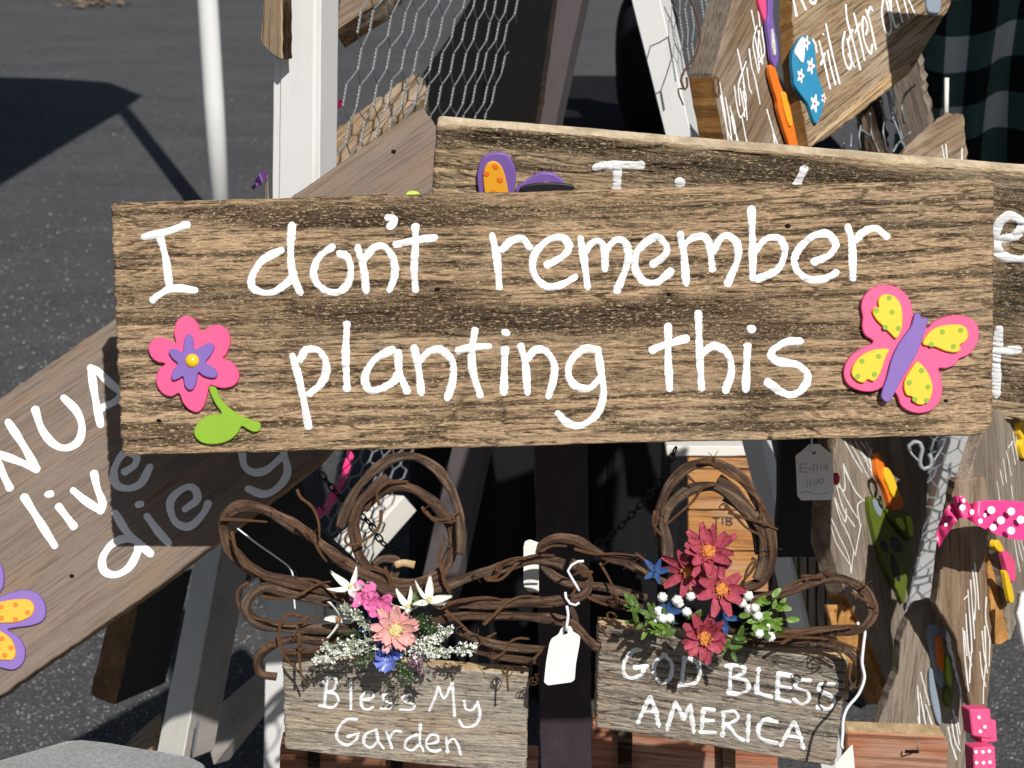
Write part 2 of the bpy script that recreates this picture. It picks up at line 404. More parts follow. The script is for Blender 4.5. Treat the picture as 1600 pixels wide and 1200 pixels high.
def cutout(parent, fr, poly_px, z0, thick, mat, name, spline=True, sub=5, bev=.0007):
    """foam shape glued on a board: front at z0+thick"""
    pts = [fr.hit(px, py, z0 + thick) for px, py in (closed_spline([(p[0], p[1], 0) for p in poly_px], sub) and [(q.x, q.y) for q in closed_spline([(p[0], p[1], 0) for p in poly_px], sub)] if spline else poly_px)]
    vs, fs, mi = prism(pts, thick, bev)
    vs = [(x, y, zz + z0 + thick) for x, y, zz in vs]
    return mesh(name, vs, fs, mat, parent, fr.mat)
def disc_pts(cx, cy, r, n=14, sq=1.0):
    return [(cx + r * math.cos(2 * math.pi * i / n), cy + r * sq * math.sin(2 * math.pi * i / n)) for i in range(n)]

def strokes(parent, fr, lines, width_px, mat, name='letter', hf=None, z=.0004, rag=.16, label=None, step=.0011, kfrag=900):
    """brush strokes as raised ribbons of paint, one part per letter; lines: lists of photo-pixel points"""
    lines = [list(l) for l in lines]; clusters = []
    def near(a, b):
        return min((Vector(p) - Vector(q)).length for p in dens(a) for q in dens(b)) < width_px * .75
    def dens(l):
        o = []
        for i in range(len(l) - 1):
            for k in range(5): o.append((l[i][0] + (l[i + 1][0] - l[i][0]) * k / 5, l[i][1] + (l[i + 1][1] - l[i][1]) * k / 5))
        return o + [l[-1]]
    for i, l in enumerate(lines):
        hit_ = [c for c in clusters if any(near(l, lines[j]) for j in c)]
        new = [i] + [j for c in hit_ for j in c]; clusters = [c for c in clusters if c not in hit_] + [new]
    for c in clusters:
        paint(parent, fr, [lines[i] for i in sorted(c)], width_px, mat, name, hf, z, rag, step, kfrag)
def paint(parent, fr, lines, width_px, mat, name, hf, z, rag, step, kfrag):
    VS = []; FS = []; rnd = random.Random(int(lines[0][0][0]) * 7 + 3)
    for si, ln in enumerate(lines):
        loc = [fr.hit(px, py, 0) for px, py in ln]
        wm = width_px / FP * (((fr.mat @ loc[0]) - CAM).length)
        if len(loc) == 1:
            loc = [loc[0] + Vector((-wm * .12, wm * .05, 0)), loc[0] + Vector((wm * .12, -wm * .05, 0))]
        C = catmull(loc, step); K = 6
        d0 = (C[0] - C[1]).normalized(); d1 = (C[-1] - C[-2]).normalized(); ne = 5
        pre = [C[0] + d0 * (wm / 2) * (1 - i / ne) for i in range(ne)]; post = [C[-1] + d1 * (wm / 2) * (i + 1) / ne for i in range(ne)]
        C2 = pre + C + post; base = len(VS); NN = len(C2); ph = rnd.random() * 9
        X = []; Y = []; Hh = []
        for i, p in enumerate(C2):
            t = (C2[min(i + 1, NN - 1)] - C2[max(i - 1, 0)]); t.z = 0; t.normalize(); nn = Vector((-t.y, t.x, 0))
            e = 1.0
            if i < ne: q = 1 - i / ne; e = math.sqrt(max(0, 1 - q * q * .92))
            elif i >= NN - ne: q = (i - (NN - ne) + 1) / ne; e = math.sqrt(max(0, 1 - q * q * .92))
            wv = wm * (1 + .12 * math.sin(i * .21 + ph)) * e
            for k in range(K + 1):
                u = k / K * 2 - 1
                q = p + nn * (u * wv / 2)
                if k in (0, K):
                    j = float(vn(np.float64(q.x * 60), np.float64(q.y * kfrag), 5)) - .5
                    q = p + nn * (u * (wv / 2) * (1 + rag * 2 * j))
                X.append(q.x); Y.append(q.y); Hh.append(z * (1 - .8 * abs(u) ** 4) + si * 4e-6)
        X = np.array(X); Y = np.array(Y); hz = np.array(Hh)
        if hf is not None: hz = hz + hf(X, Y)
        VS += list(zip(X.tolist(), Y.tolist(), hz.tolist()))
        for i in range(NN - 1):
            for k in range(K):
                a = base + i * (K + 1) + k; FS.append([a, a + K + 1, a + K + 2, a + 1])
    return mesh(name, VS, FS, mat, parent, fr.mat, smooth=True)

def relief_board(parent, fr, quad_px, thick, mats, soot, seed, nx, ny, name='board', amp=1.0, ends=(.0012, .0012), radii=(.004, .004, .006, .008), ridge=260, gk=1.0):
    """front face as dense grid with real weathered grooves. quad_px: TL TR BR BL"""
    c = [fr.hit(px, py, 0) for px, py in quad_px]
    s = np.linspace(0, 1, nx + 1); t = np.linspace(0, 1, ny + 1)
    S, T = np.meshgrid(s, t)         # T=0 top
    def bil(S, T):
        X = (c[0].x * (1 - S) + c[1].x * S) * (1 - T) + (c[3].x * (1 - S) + c[2].x * S) * T
        Y = (c[0].y * (1 - S) + c[1].y * S) * (1 - T) + (c[3].y * (1 - S) + c[2].y * S) * T
        return X, Y
    Wd = (c[1] - c[0]).length; Ht = (c[3] - c[0]).length
    # rounded corners and ragged ends
    yt = T * Ht; yb = (1 - T) * Ht
    def inset(r1, r2):
        a = np.clip((r1 - yt) / r1, 0, 1); b = np.clip((r2 - yb) / r2, 0, 1)
        return r1 * (1 - np.sqrt(1 - a * a)) + r2 * (1 - np.sqrt(1 - b * b))
    li = inset(radii[0], radii[3]) + ends[0] * fbm(T * Ht * 350, T * 0, seed + 3) * 1.6
    ri = inset(radii[1], radii[2]) + ends[1] * fbm(T * Ht * 350, T * 0 + 9, seed + 4) * 1.6
    S2 = (li / Wd) + S * (1 - (li + ri) / Wd)
    ti = .0012 * fbm(S * Wd * 30, S * 0, seed + 6); bi = .0018 * fbm(S * Wd * 26, S * 0 + 5, seed + 7)
    T2 = (ti / Ht) + T * (1 - (ti + bi) / Ht)
    X, Y = bil(S2, T2)
    def field(X, Y):
        w = (fbm(X * 2.5, Y * 7, seed, 2) - .5) * .020
        # knots bend the grain
        yy = Y + w
        rg = vn(X * 4, yy * ridge, seed + 1) * .6 + vn(X * 14, yy * ridge * 1.3, seed + 41) * .25 + vn(X * 40, yy * ridge * 2.1, seed + 31) * .15; fi = vn(X * 60, yy * 800, seed + 2); n = vn(X * 24, yy * 240, seed + 8) - .5
        cr = np.exp(-(n / .05) ** 2); mk = np.clip((fbm(X * 9, yy * 22, seed + 9) - .40) * 5, 0, 1); cr = cr * mk
        pits = np.clip((fbm(X * 90, yy * 420, seed + 12) - .58) * 6, 0, 1)
        h = (.0016 * (rg - .5) + .00045 * (fi - .5) - .0013 * cr - .0006 * pits) * amp
        g = np.clip(cr * .8 + np.clip(.455 - rg, 0, 1) * 5.2 * gk * (.35 + .65 * np.clip(vn(X * 7, yy * 20, seed + 51) * 1.6, 0, 1)) + pits * .4, 0, 1)
        return h, g
    h, g = field(X, Y)
    ed = np.minimum(np.minimum(S * Wd, (1 - S) * Wd), np.minimum(T * Ht, (1 - T) * Ht)); r = .0022
    q = np.clip((r - ed) / r, 0, 1); z = h - r * (1 - np.sqrt(np.clip(1 - q * q, 0, 1))) * .8
    so = np.zeros_like(X) - .02
    for (px, py, rx, ry, am) in soot:
        a = fr.hit(px, py, 0); b = fr.hit(px + rx, py, 0); d = fr.hit(px, py + ry, 0)
        RX = abs(b.x - a.x) or .01; RY = abs(d.y - a.y) or .01
        so = so + am * np.exp(-((X - a.x) / RX) ** 2 - ((Y - a.y) / RY) ** 2)
    so = so + (fbm(X * 8, Y * 60, seed + 20) - .5) * .9
    V = np.stack([X, Y, z], -1).reshape(-1, 3); n0 = len(V)
    idx = np.arange(n0).reshape(ny + 1, nx + 1)
    F = np.stack([idx[:-1, :-1], idx[1:, :-1], idx[1:, 1:], idx[:-1, 1:]], -1).reshape(-1, 4)
    bl = list(idx[0, :]) + list(idx[1:, -1]) + list(idx[-1, -2::-1]) + list(idx[-2:0:-1, 0])
    B = V[bl].copy(); B[:, 2] = -thick; nb = len(bl)
    Vn = np.concatenate([V, B]); side = []
    for i in range(nb):
        j = (i + 1) % nb; side.append([bl[j], bl[i], n0 + i, n0 + j][::-1])
    fs = F.tolist() + side + [[n0 + i for i in range(nb)]]
    me = bpy.data.meshes.new(name); me.from_pydata(Vn.tolist(), [], fs)
    for mm in mats: me.materials.append(mm)
    me.polygons.foreach_set('material_index', [0] * len(F) + [1] * (len(side) + 1))
    me.polygons.foreach_set('use_smooth', [True] * len(F) + [False] * (len(side) + 1))
    for nm, arr in (('groove', g), ('soot', so)):
        at = me.attributes.new(nm, 'FLOAT', 'POINT'); at.data.foreach_set('value', np.concatenate([arr.ravel(), np.full(nb, .1)]).astype(np.float32))
    me.update(); me.validate()
    o = link_mesh(name, me, parent, fr.mat)
    return o, (lambda X, Y: field(X, Y)[0])

def tube_mesh(pts, radii, seg=10, lump=0.0, seed=0):
    vs = []; fs = []; uv = []; n = len(pts); up = Vector((.13, -.9, .4)); L0 = 0
    t0 = (pts[1] - pts[0]).normalized(); nrm = (up - t0 * up.dot(t0)).normalized()
    for i, p in enumerate(pts):
        t = (pts[min(i + 1, n - 1)] - pts[max(i - 1, 0)]).normalized()
        nrm = (nrm - t * nrm.dot(t)).normalized(); b = t.cross(nrm)
        if i: L0 += (pts[i] - pts[i - 1]).length
        r = radii[i]
        for k in range(seg):
            a = 2 * math.pi * k / seg; rr = r
            if lump: rr *= 1 + lump * (math.sin(a * 3 + L0 * 90 + seed) * .5 + math.sin(a * 5 - L0 * 160 + seed * 2) * .35 + math.sin(L0 * 310 + a + seed * 3) * .3)
            vs.append(p + (nrm * math.cos(a) + b * math.sin(a)) * rr); uv.append((L0 * 60, k / seg))
    for i in range(n - 1):
        for k in range(seg):
            a = i * seg + k; c = i * seg + (k + 1) % seg; fs.append([a, c, c + seg, a + seg])
    fs.append(list(reversed(range(seg)))); fs.append([(n - 1) * seg + k for k in range(seg)])
    return vs, fs, uv
def tube(parent, pts, r, mat, name, seg=10, lump=0.0, taper=(1, 1), step=.004, smooth_path=True, seed=0):
    C = catmull(pts, step) if smooth_path else [Vector(p) for p in pts]
    n = len(C); rr = []
    for i in range(n):
        t = i / max(1, n - 1); q = taper[0] + (taper[1] - taper[0]) * t
        if isinstance(r, (list, tuple)): pass
        rr.append(r * q * (1 + (lump * .9 * math.sin(i * .31 + seed) if lump else 0)))
    vs, fs, uv = tube_mesh(C, rr, seg, lump, seed)
    return mesh(name, vs, fs, mat, parent, world=True, smooth=True, uvs=uv)
def rod(vs, fs, a, b, r, seg=5):
    t = (b - a).normalized(); n = t.orthogonal().normalized(); m = t.cross(n); k0 = len(vs)
    for p in (a, b):
        for k in range(seg): vs.append(p + (n * math.cos(6.2832 * k / seg) + m * math.sin(6.2832 * k / seg)) * r)
    for k in range(seg): fs.append([k0 + k, k0 + (k + 1) % seg, k0 + seg + (k + 1) % seg, k0 + seg + k])
    fs.append([k0 + k for k in reversed(range(seg))]); fs.append([k0 + seg + k for k in range(seg)])
def box_world(parent, corners8, mat, name):
    fs = [[0, 1, 2, 3], [7, 6, 5, 4], [0, 4, 5, 1], [1, 5, 6, 2], [2, 6, 7, 3], [3, 7, 4, 0]]
    return mesh(name, corners8, fs, mat, parent, world=True)
def beam(parent, A, B, w, t, mat, name, side=Vector((0, -1, 0)), bev=.0015):
    """timber from A to B, width w, thickness t, wide face towards `side`; grain along its length"""
    u = (B - A).normalized(); n = (side - u * side.dot(u)).normalized(); v = n.cross(u); Ln = (B - A).length
    Mx = Matrix(((u.x, v.x, n.x, A.x), (u.y, v.y, n.y, A.y), (u.z, v.z, n.z, A.z), (0, 0, 0, 1)))
    bm = bmesh.new(); bmesh.ops.create_cube(bm, size=1)
    for vv in bm.verts: vv.co = Vector(((vv.co.x + .5) * Ln, vv.co.y * w, vv.co.z * t))
    bmesh.ops.bevel(bm, geom=bm.edges[:], offset=bev, segments=2, affect='EDGES')
    me = bpy.data.meshes.new(name); bm.to_mesh(me); bm.free(); me.materials.append(mat)
    return link_mesh(name, me, parent, Mx)

def hexwire(parent, fr, u0, u1, v0, v1, cell=.05, r=.0005, wob=.002, name='wire_mesh', tw=.45, seed=0, mat=None, jag=0):
    """hexagonal poultry netting in the frame's plane, twisted legs along v; limits in photo pixels or metres"""
    rnd = random.Random(seed); vs = []; fs = []
    P = cell * 1.9; half = P / 2; tl = half * .60
    def pt(c, rr, e):
        rs = random.Random((c * 73856093) ^ (rr * 19349663) ^ seed)
        x = c * cell / 2 + rs.gauss(0, wob * .5); y = rr * half + (tl * .5 if e else -tl * .5) + rs.gauss(0, wob)
        return Vector((x, y, rs.gauss(0, wob * .7)))
    nc = int((u1 - u0) / (cell / 2)) + 2; nr = int((v1 - v0) / half) + 2
    c0 = int(u0 / (cell / 2)) - 1; r0 = int(v0 / half) - 1
    def ok(p): return u0 <= p.x <= u1 and v0 <= p.y <= v1
    T = fr.mat
    def strand(a, b, seg):
        pass
    for c in range(c0, c0 + nc + 1):
        for rr in range(r0, r0 + nr + 1):
            if (c + rr) % 2: continue
            a = pt(c, rr, 0); b = pt(c, rr, 1)
            if not (ok(a) and ok(b)): continue
            d = b - a; n = Vector((1, 0, 0)); m = Vector((0, 0, 1)); K = 16
            for ph in (0, math.pi):
                prev = None
                for k in range(K + 1):
                    t = k / K; ang = ph + t * 2 * math.pi * 3
                    p = a + d * t + (n * math.cos(ang) + m * math.sin(ang)) * r * 1.0
                    if prev is not None: rod(vs, fs, T @ prev, T @ p, r, 4)
                    prev = p
            for dc in (-1, 1):
                q = pt(c + dc, rr + 1, 0)
                if ok(q):
                    mid = b.lerp(q, .5) + Vector((0, -.001 * (1 if dc > 0 else 1), 0))
                    rod(vs, fs, T @ b, T @ mid, r, 4); rod(vs, fs, T @ mid, T @ q, r, 4)
    return mesh(name, vs, fs, mat or M['wire'], parent, fr.mat, world=True)

def DY(px, py, Y):
    """camera depth of the point seen at a photo position on the upright plane at distance Y"""
    return Y / (Fv.y + (600 - py) / FP * Uv.y)
def vframe(p1, p2, p3, Y1, Y2, Y3):
    return Frame((p1[0], p1[1], DY(*p1, Y1)), (p2[0], p2[1], DY(*p2, Y2)), (p3[0], p3[1], DY(*p3, Y3)))
class VFrame(Frame):
    """as Frame but local y runs from a to b"""
    def __init__(s, a, b, c):
        Frame.__init__(s, a, b, c)
        s.v = s.u.copy(); s.u = s.v.cross(s.n).normalized()
        s.mat = Matrix(((s.u.x, s.v.x, s.n.x, s.O.x), (s.u.y, s.v.y, s.n.y, s.O.y), (s.u.z, s.v.z, s.n.z, s.O.z), (0, 0, 0, 1)))

def strip(parent, A, B, mat, name, n=40, k=8, th=.0005, label=None, wave=0):
    """cloth or ribbon surface between two located edge lines"""
    a = catmull([PX(*p) for p in A], .002); b = catmull([PX(*p) for p in B], .002)
    def samp(c, t):
        x = t * (len(c) - 1); i = min(int(x), len(c) - 2); return c[i].lerp(c[i + 1], x - i)
    vs = []; fs = []; uv = []
    for lay in (0, 1):
        for i in range(n + 1):
            p, q = samp(a, i / n), samp(b, i / n)
            for j in range(k + 1):
                r = p.lerp(q, j / k); d = (r - CAM).normalized()
                bulge = wave * math.sin(i * .55 + j * .25) * math.sin(math.pi * j / k)
                vs.append(r + d * (th * lay + bulge)); uv.append((i / n, j / k))
    for lay in (0, 1):
        o = lay * (n + 1) * (k + 1)
        for i in range(n):
            for j in range(k):
                q = [o + i * (k + 1) + j, o + (i + 1) * (k + 1) + j, o + (i + 1) * (k + 1) + j + 1, o + i * (k + 1) + j + 1]
                fs.append(q if lay else q[::-1])
    o = mesh(name, vs, fs, mat, parent, world=True, smooth=True, uvs=uv)
    if label: o['label'] = label
    return o

# ------------------------------------------------------------------ ground
g = 60
gv = [(x, y, 0) for x, y in ((-g, -4), (g, -4), (g, 120), (-g, 120))]
tag(mesh('asphalt_ground', gv, [[0, 1, 2, 3]], M['asphalt']), kind='structure')
# loose chippings that stand proud on the nearer asphalt
def chippings():
    rnd = random.Random(3); vs = []; fs = []
    for (x0, y0, x1, y1, n) in ((0, 880, 420, 1180, 2600), (1500, 930, 1620, 1190, 700), (0, 330, 200, 620, 500), (0, 0, 420, 330, 500)):
        for _ in range(n):
            p = GND(rnd.uniform(x0, x1), rnd.uniform(y0, y1)); r = rnd.uniform(.0012, .0040) * (1.0 if y0 > 800 else 1.7); k = len(vs); a = rnd.random() * 6
            for i in range(5):
                vs.append(p + Vector((math.cos(a + i * 1.257) * r * rnd.uniform(.7, 1.2), math.sin(a + i * 1.257) * r * rnd.uniform(.7, 1.2), -.001)))
            vs.append(p + Vector((rnd.uniform(-.3, .3) * r, rnd.uniform(-.3, .3) * r, r * rnd.uniform(.3, .6))))
            for i in range(5): fs.append([k + i, k + (i + 1) % 5, k + 5])
    m = newmat('stone_chip', (.22, .22, .21), .8, .3); n = noise(m, mapping(m, objc(m), (60, 60, 60)), 1, 2, .5)
    L(m, mix(m, ramp(m, n, [(.3, 0), (.7, 1)]), (.07, .07, .075), (.42, .41, .38)), bsdf(m).inputs['Base Color'])
    tag(mesh('stone_chippings', vs, fs, m), kind='stuff')
chippings()

# ------------------------------------------------------------------ neighbouring tent: pole in view, its roof above the frame shades the asphalt
G0 = GND(347, 371); S0 = GND(197, 166); ht = (S0 - G0).xy.length * math.tan(rad(SUN_EL))
t = root('canopy_tent', 'slim round white tent pole standing on the asphalt left of the square white post', 'tent', loc=G0)
vs, fs, uv = tube_mesh([G0 + Vector((0, 0, z)) for z in (0, .5, 1, 1.5, 2, ht)], [.036] * 6, 20)
mesh('pole', vs, fs, M['pole'], t, world=True, smooth=True, uvs=uv)
vs, fs, uv = tube_mesh([G0 + Vector((0, 0, z)) for z in (0.001, .012, .02)], [.075, .07, .04], 20); mesh('foot_plate', vs, fs, M['pole'], t, world=True, uvs=uv)
sh = [(-900, 112), (0, 122), (90, 124), (172, 130), (222, 150), (195, 172), (150, 198), (110, 222), (0, 290), (-900, 900)]
rp = [GND(*p) - Ldir * (ht / abs(Ldir.z)) for p in sh]
n = len(rp)
mesh('roof_cloth', [p for p in rp] + [p + Vector((0, 0, .03)) for p in rp], [list(range(n)), [n + i for i in reversed(range(n))]] + [[i, n + i, n + (i + 1) % n, (i + 1) % n] for i in range(n)], M['canopy'], t, world=True)
for i, q in enumerate((rp[-1], rp[0])):
    vs, fs, uv = tube_mesh([Vector((q.x, q.y, z)) for z in (0, 1, ht)], [.03] * 3, 12); mesh('pole', vs, fs, M['pole'], t, world=True, smooth=True, uvs=uv)
# added shade awning high over the back tables (outside the frame)
t = root('added_shade_awning', 'added unseen cloth awning on white poles, there to shade the back of the stall', 'awning', loc=Vector((.9, 1.7, 0)))
x0, x1, y0, y1 = .55, 3.2, 1.10, 2.5
box_world(t, [Vector(p) for p in ((x0, y0, 2.4), (x1, y0, 2.4), (x1, y1, 2.5), (x0, y1, 2.5), (x0, y0, 2.42), (x1, y0, 2.42), (x1, y1, 2.52), (x0, y1, 2.52))], M['canopy'], 'roof_cloth')
for q in ((3.15, 1.15), (3.15, 2.45)):
    vs, fs, uv = tube_mesh([Vector((*q, z)) for z in (0, 1, 2.45)], [.025] * 3, 12); mesh('pole', vs, fs, M['pole'], t, world=True, smooth=True, uvs=uv)

# far litter at the top edge of the picture
t = root('leaf_litter', 'small heap of dry leaves and twigs on the far asphalt at the upper left', 'litter', loc=GND(140, 8))
rnd = random.Random(5); vs = []; fs = []
for _ in range(70):
    p = GND(rnd.gauss(140, 28), rnd.gauss(8, 5)) + Vector((0, 0, rnd.uniform(.0, .05))); a = rnd.random() * 6; l = rnd.uniform(.02, .06); k = len(vs)
    d = Vector((math.cos(a), math.sin(a), rnd.uniform(-.3, .5))) * l; e = Vector((-math.sin(a), math.cos(a), rnd.uniform(-.3, .3))) * l * .4
    vs += [p - d, p + e, p + d, p - e + Vector((0, 0, .008))]; fs.append([k, k + 1, k + 2, k + 3])
mesh('dry_leaves', vs, fs, M['brown'], t, world=True)

# concrete block, lower left
t = root('concrete_pedestal', 'pale grey rough concrete pedestal top with a rounded edge at the lower left corner', 'pedestal', loc=GND(120, 1300, .78) * 1)
top = [(-150, 1230), (-40, 1199), (0, 1187), (60, 1169), (104, 1157), (128, 1154), (170, 1160), (230, 1169), (280, 1178), (306, 1184), (320, 1194), (326, 1215), (300, 1330), (200, 1420), (-200, 1420)]
tp = [GND(*p, .78) for p in top]; n = len(tp); cen = sum(tp, Vector()) / n
vs = []; fs = []
rings = [(.975, .78), (.992, .778), (1.0, .772), (1.0, 0.002)]
for s_, z_ in rings:
    for i, p in enumerate(tp):
        j = 1 + .004 * math.sin(i * 7.1); q = cen + (p - cen) * s_ * j; vs.append(Vector((q.x, q.y, z_ + (.0006 * math.sin(i * 3.3) if z_ > .1 else 0))))
for r_ in range(3):
    for i in range(n): fs.append([r_ * n + i, r_ * n + (i + 1) % n, (r_ + 1) * n + (i + 1) % n, (r_ + 1) * n + i])
fs.append(list(range(n)))
mesh('block', vs, fs, M['concrete'], t, world=True)

# ------------------------------------------------------------------ back tables with black cloth, bag, checked cloth
t = root('draped_table', 'long table draped to the ground in plain black cloth behind the signs', 'table', loc=Vector((.45, 3.4, 0)))
X0, X1, Y0, Y1 = -.16, .76, 2.62, 4.78
def drape():
    vs = []; fs = []; per = []
    N = 60
    for i in range(N): per.append(Vector((X0 + (X1 - X0) * i / N, Y0, 0)))
    for i in range(N): per.append(Vector((X1, Y0 + (Y1 - Y0) * i / N, 0)))
    for i in range(N): per.append(Vector((X1 - (X1 - X0) * i / N, Y1, 0)))
    for i in range(N): per.append(Vector((X0, Y1 - (Y1 - Y0) * i / N, 0)))
    c = Vector(((X0 + X1) / 2, (Y0 + Y1) / 2, 0)); m = len(per)
    for z_, f in ((.75, 0), (.735, .25), (.5, .6), (.25, .9), (.01, 1.0)):
        for i, p in enumerate(per):
            d = (p - c).normalized(); vs.append(p + d * f * (.03 + .022 * math.sin(i * .9) + .01 * math.sin(i * 2.3)) + Vector((0, 0, z_)))
    for r_ in range(4):
        for i in range(m): fs.append([r_ * m + i, r_ * m + (i + 1) % m, (r_ + 1) * m + (i + 1) % m, (r_ + 1) * m + i])
    fs.append(list(range(m)))
    mesh('tablecloth', vs, fs, M['blackcloth'], t, world=True, smooth=False)
drape()
for q in ((X0 + .08, Y0 + .08), (X1 - .08, Y0 + .08), (X0 + .08, Y1 - .08), (X1 - .08, Y1 - .08)):
    vs, fs, uv = tube_mesh([Vector((*q, 0)), Vector((*q, .4)), Vector((*q, .73))], [.015] * 3, 8); mesh('leg', vs, fs, M['iron'], t, world=True, uvs=uv)
# soft black bag standing on the table
bp = PX(1010, 140, 4.0); bz = .75
t = root('soft_bag', 'plain black soft bag standing on the black cloth behind the slanting white leg', 'bag', loc=Vector((bp.x, bp.y, bz)))
def blob(parent, c, rx, ry, rz, mat, name, n=2.6, lump=.08, seed=0, U=24, V=14):
    vs = []; fs = []
    for j in range(V + 1):
        ph = -math.pi / 2 + math.pi * j / V
        for i in range(U):
            th = 2 * math.pi * i / U
            cx, sx = math.cos(th), math.sin(th); cp, sp = math.cos(ph), math.sin(ph)
            f = lambda v: math.copysign(abs(v) ** (2 / n), v)
            q = 1 + lump * math.sin(3 * th + seed) * math.sin(2 * ph + seed) + lump * .5 * math.sin(7 * th + 2 * ph)
            vs.append(c + Vector((rx * f(cp) * f(cx) * q, ry * f(cp) * f(sx) * q, rz * f(sp) * q)))
    for j in range(V):
        for i in range(U): fs.append([j * U + i, j * U + (i + 1) % U, (j + 1) * U + (i + 1) % U, (j + 1) * U + i])
    return mesh(name, vs, fs, mat, parent, world=True, smooth=True)
blob(t, Vector((bp.x, bp.y, bz + .17)), .075, .10, .17, M['blackcloth'], 'bag_body', lump=.05)
blob(t, Vector((bp.x - .01, bp.y - .02, bz + .37)), .055, .07, .055, M['blackcloth'], 'bag_top', lump=.08, seed=2)
hp = [Vector((bp.x - .05 + .10 * i / 8, bp.y - .08, bz + .37 + .12 * math.sin(math.pi * i / 8))) for i in range(9)]
tube(t, hp, .008, M['blackcloth'], 'strap', 6)

# checked cloth hanging at the upper right
t = root('checked_cloth', 'black and grey checked cloth hanging in folds at the upper right corner', 'cloth', loc=PX(1560, 300, 2.7))
def plaid():
    vs = []; fs = []; uv = []; nx, ny = 90, 50; A = PX(1420, -60, 2.75); B = PX(1760, -60, 2.65); H = .62
    for j in range(ny + 1):
        for i in range(nx + 1):
            s, v = i / nx, j / ny
            p = A.lerp(B, s) + Vector((0, 0, -H * v)); p.y += .02 * math.sin(s * 26 + v * 2.5) * (.3 + v) + .012 * math.sin(s * 9 + v * 9)
            p.z += .012 * math.sin(s * 11 + 2)
            vs.append(p); uv.append((s * 4.4 + .1 + .02 * math.sin(v * 8), v * 5.2 + .25 * s + .03 * math.sin(s * 10)))
    for j in range(ny):
        for i in range(nx):
            a = j * (nx + 1) + i; fs.append([a, a + 1, a + nx + 2, a + nx + 1])
    mesh('cloth', vs, fs, M['plaid'], t, world=True, smooth=True, uvs=uv)
    rail = [A + Vector((-.05, 0, 0)), B + Vector((.05, 0, 0))]
    tube(t, [rail[0], rail[1]], .012, M['iron'], 'rail', 8)
plaid()

# ------------------------------------------------------------------ racks
def T_of(px, py, D): return PX(px, py, D)
t = root('display_rack', 'white A-frame rack with wire netting and a square upright behind the big sign', 'rack', loc=Vector((PX(412, 1200, 1.9).x, 1.62, 0)))
f = Frame((428, 0, DY(428, 0, 1.62)), (411, 1200, DY(411, 1200, 1.62)), (501, 0, DY(501, 0, 1.607)))
slab(t, f, [(429, -60), (502, -60), (496, 700), (420, 700)], .045, [M['white'], M['white']], 'upright', jag=.0001, step=.02)
slab(t, f, [(440, -60), (492, -60), (486, 698), (430, 698)], .002, [M['white'], M['white']], 'face_board', z=.002, jag=.0001, step=.02)
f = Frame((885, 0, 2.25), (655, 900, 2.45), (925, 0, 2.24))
slab(t, f, [(880, -60), (922, -60), (715, 900), (640, 1210), (575, 1210), (660, 900)], .04, [M['shaded_leg_paint'], M['shaded_leg_paint']], 'rear_leg', jag=.0001, step=.02)
f = VFrame((545, 260, 1.74), (590, 0, 1.70), (690, 200, 1.98))
P0 = f.hit(500, 320); P1 = f.hit(800, 100); P2 = f.hit(600, -40)
hexwire(t, f, P0.x, P1.x, P0.y, P2.y + .05, cell=.040, r=.00080, wob=.0018, seed=3)
# netting between the legs lower down
f = VFrame((480, 860, 2.16), (540, 700, 2.14), (620, 840, 2.28))
P0 = f.hit(482, 870); P1 = f.hit(622, 780); P2 = f.hit(570, 700)
hexwire(t, f, P0.x - .01, P1.x, P0.y - .03, P2.y + .06, cell=.021, r=.0009, wob=.002, seed=9, name='wire_mesh')
f3 = Frame((416, 937, DY(416, 937, 1.62)), (411, 1200, DY(411, 1200, 1.62)), (489, 937, DY(489, 937, 1.612)))
slab(t, f3, [(416, 900), (490, 900), (486, 1215), (411, 1215)], .045, [M['white'], M['white']], 'lower_upright', jag=.0001, step=.02)
# cream cross rail
f = Frame((600, 773, 2.45), (516, 860, 2.43), (632, 776, 2.43))
slab(t, f, [(598, 772), (632, 774), (541, 877), (500, 862)], .040, [M['cream'], M['cream']], 'cross_rail', jag=.0001, step=.02)

t = root('slanting_rack', 'white rack leg slanting down to the right past the orange crate', 'rack', loc=PX(1225, 900, 2.0))
f = Frame((986, 0, 1.85), (1212, 900, 2.0), (1027, 0, 1.842))
slab(t, f, [(971, -60), (1018, -60), (1190, 690), (1238, 900), (1310, 1210), (1285, 1210), (1212, 900)], .055, [M['white'], M['white']], 'leg', jag=.0001, step=.02)
f = VFrame((1110, 120, 1.95), (1090, -20, 1.92), (1160, 60, 2.15))
P0 = f.hit(1062, 160); P1 = f.hit(1130, 60); P2 = f.hit(1080, -40)
hexwire(t, f, P0.x - .02, P1.x, P0.y, P2.y, cell=.04, r=.0007, seed=13)

t = root('left_leg_rack', 'worn white rack leg standing on the asphalt beneath the slanting grey left sign', 'rack', loc=GND(275, 1190) * 1)
f = Frame((340, 780, 1.92), (243, 1178, 2.06), (385, 780, 1.888))
slab(t, f, [(322, 790), (358, 784), (284, 1193), (243, 1182)], .05, [M['cream'], M['greypaint']], 'leg', jag=.0002, step=.02)
f = Frame((412, 1043, 2.1), (320, 1120, 2.15), (413, 1093, 2.1))
slab(t, f, [(470, 992), (470, 1050), (413, 1095), (333, 1196), (316, 1123), (412, 1043)], .03, [M['greypaint'], M['greypaint']], 'stretcher', jag=.0002, step=.02)
f = Frame((307, 1125, 1.98), (300, 1185, 2.0), (313, 1125, 1.98))
slab(t, f, [(308, 1124), (312, 1124), (303, 1180), (299, 1180)], .004, M['wire'], 'hinge_plate', jag=0)

def sign_root(name, label, cat, fr, px, py): 
    Mx = fr.mat.copy(); Mx.translation = fr.mat @ fr.hit(px, py); return root(name, label, cat, Mx)

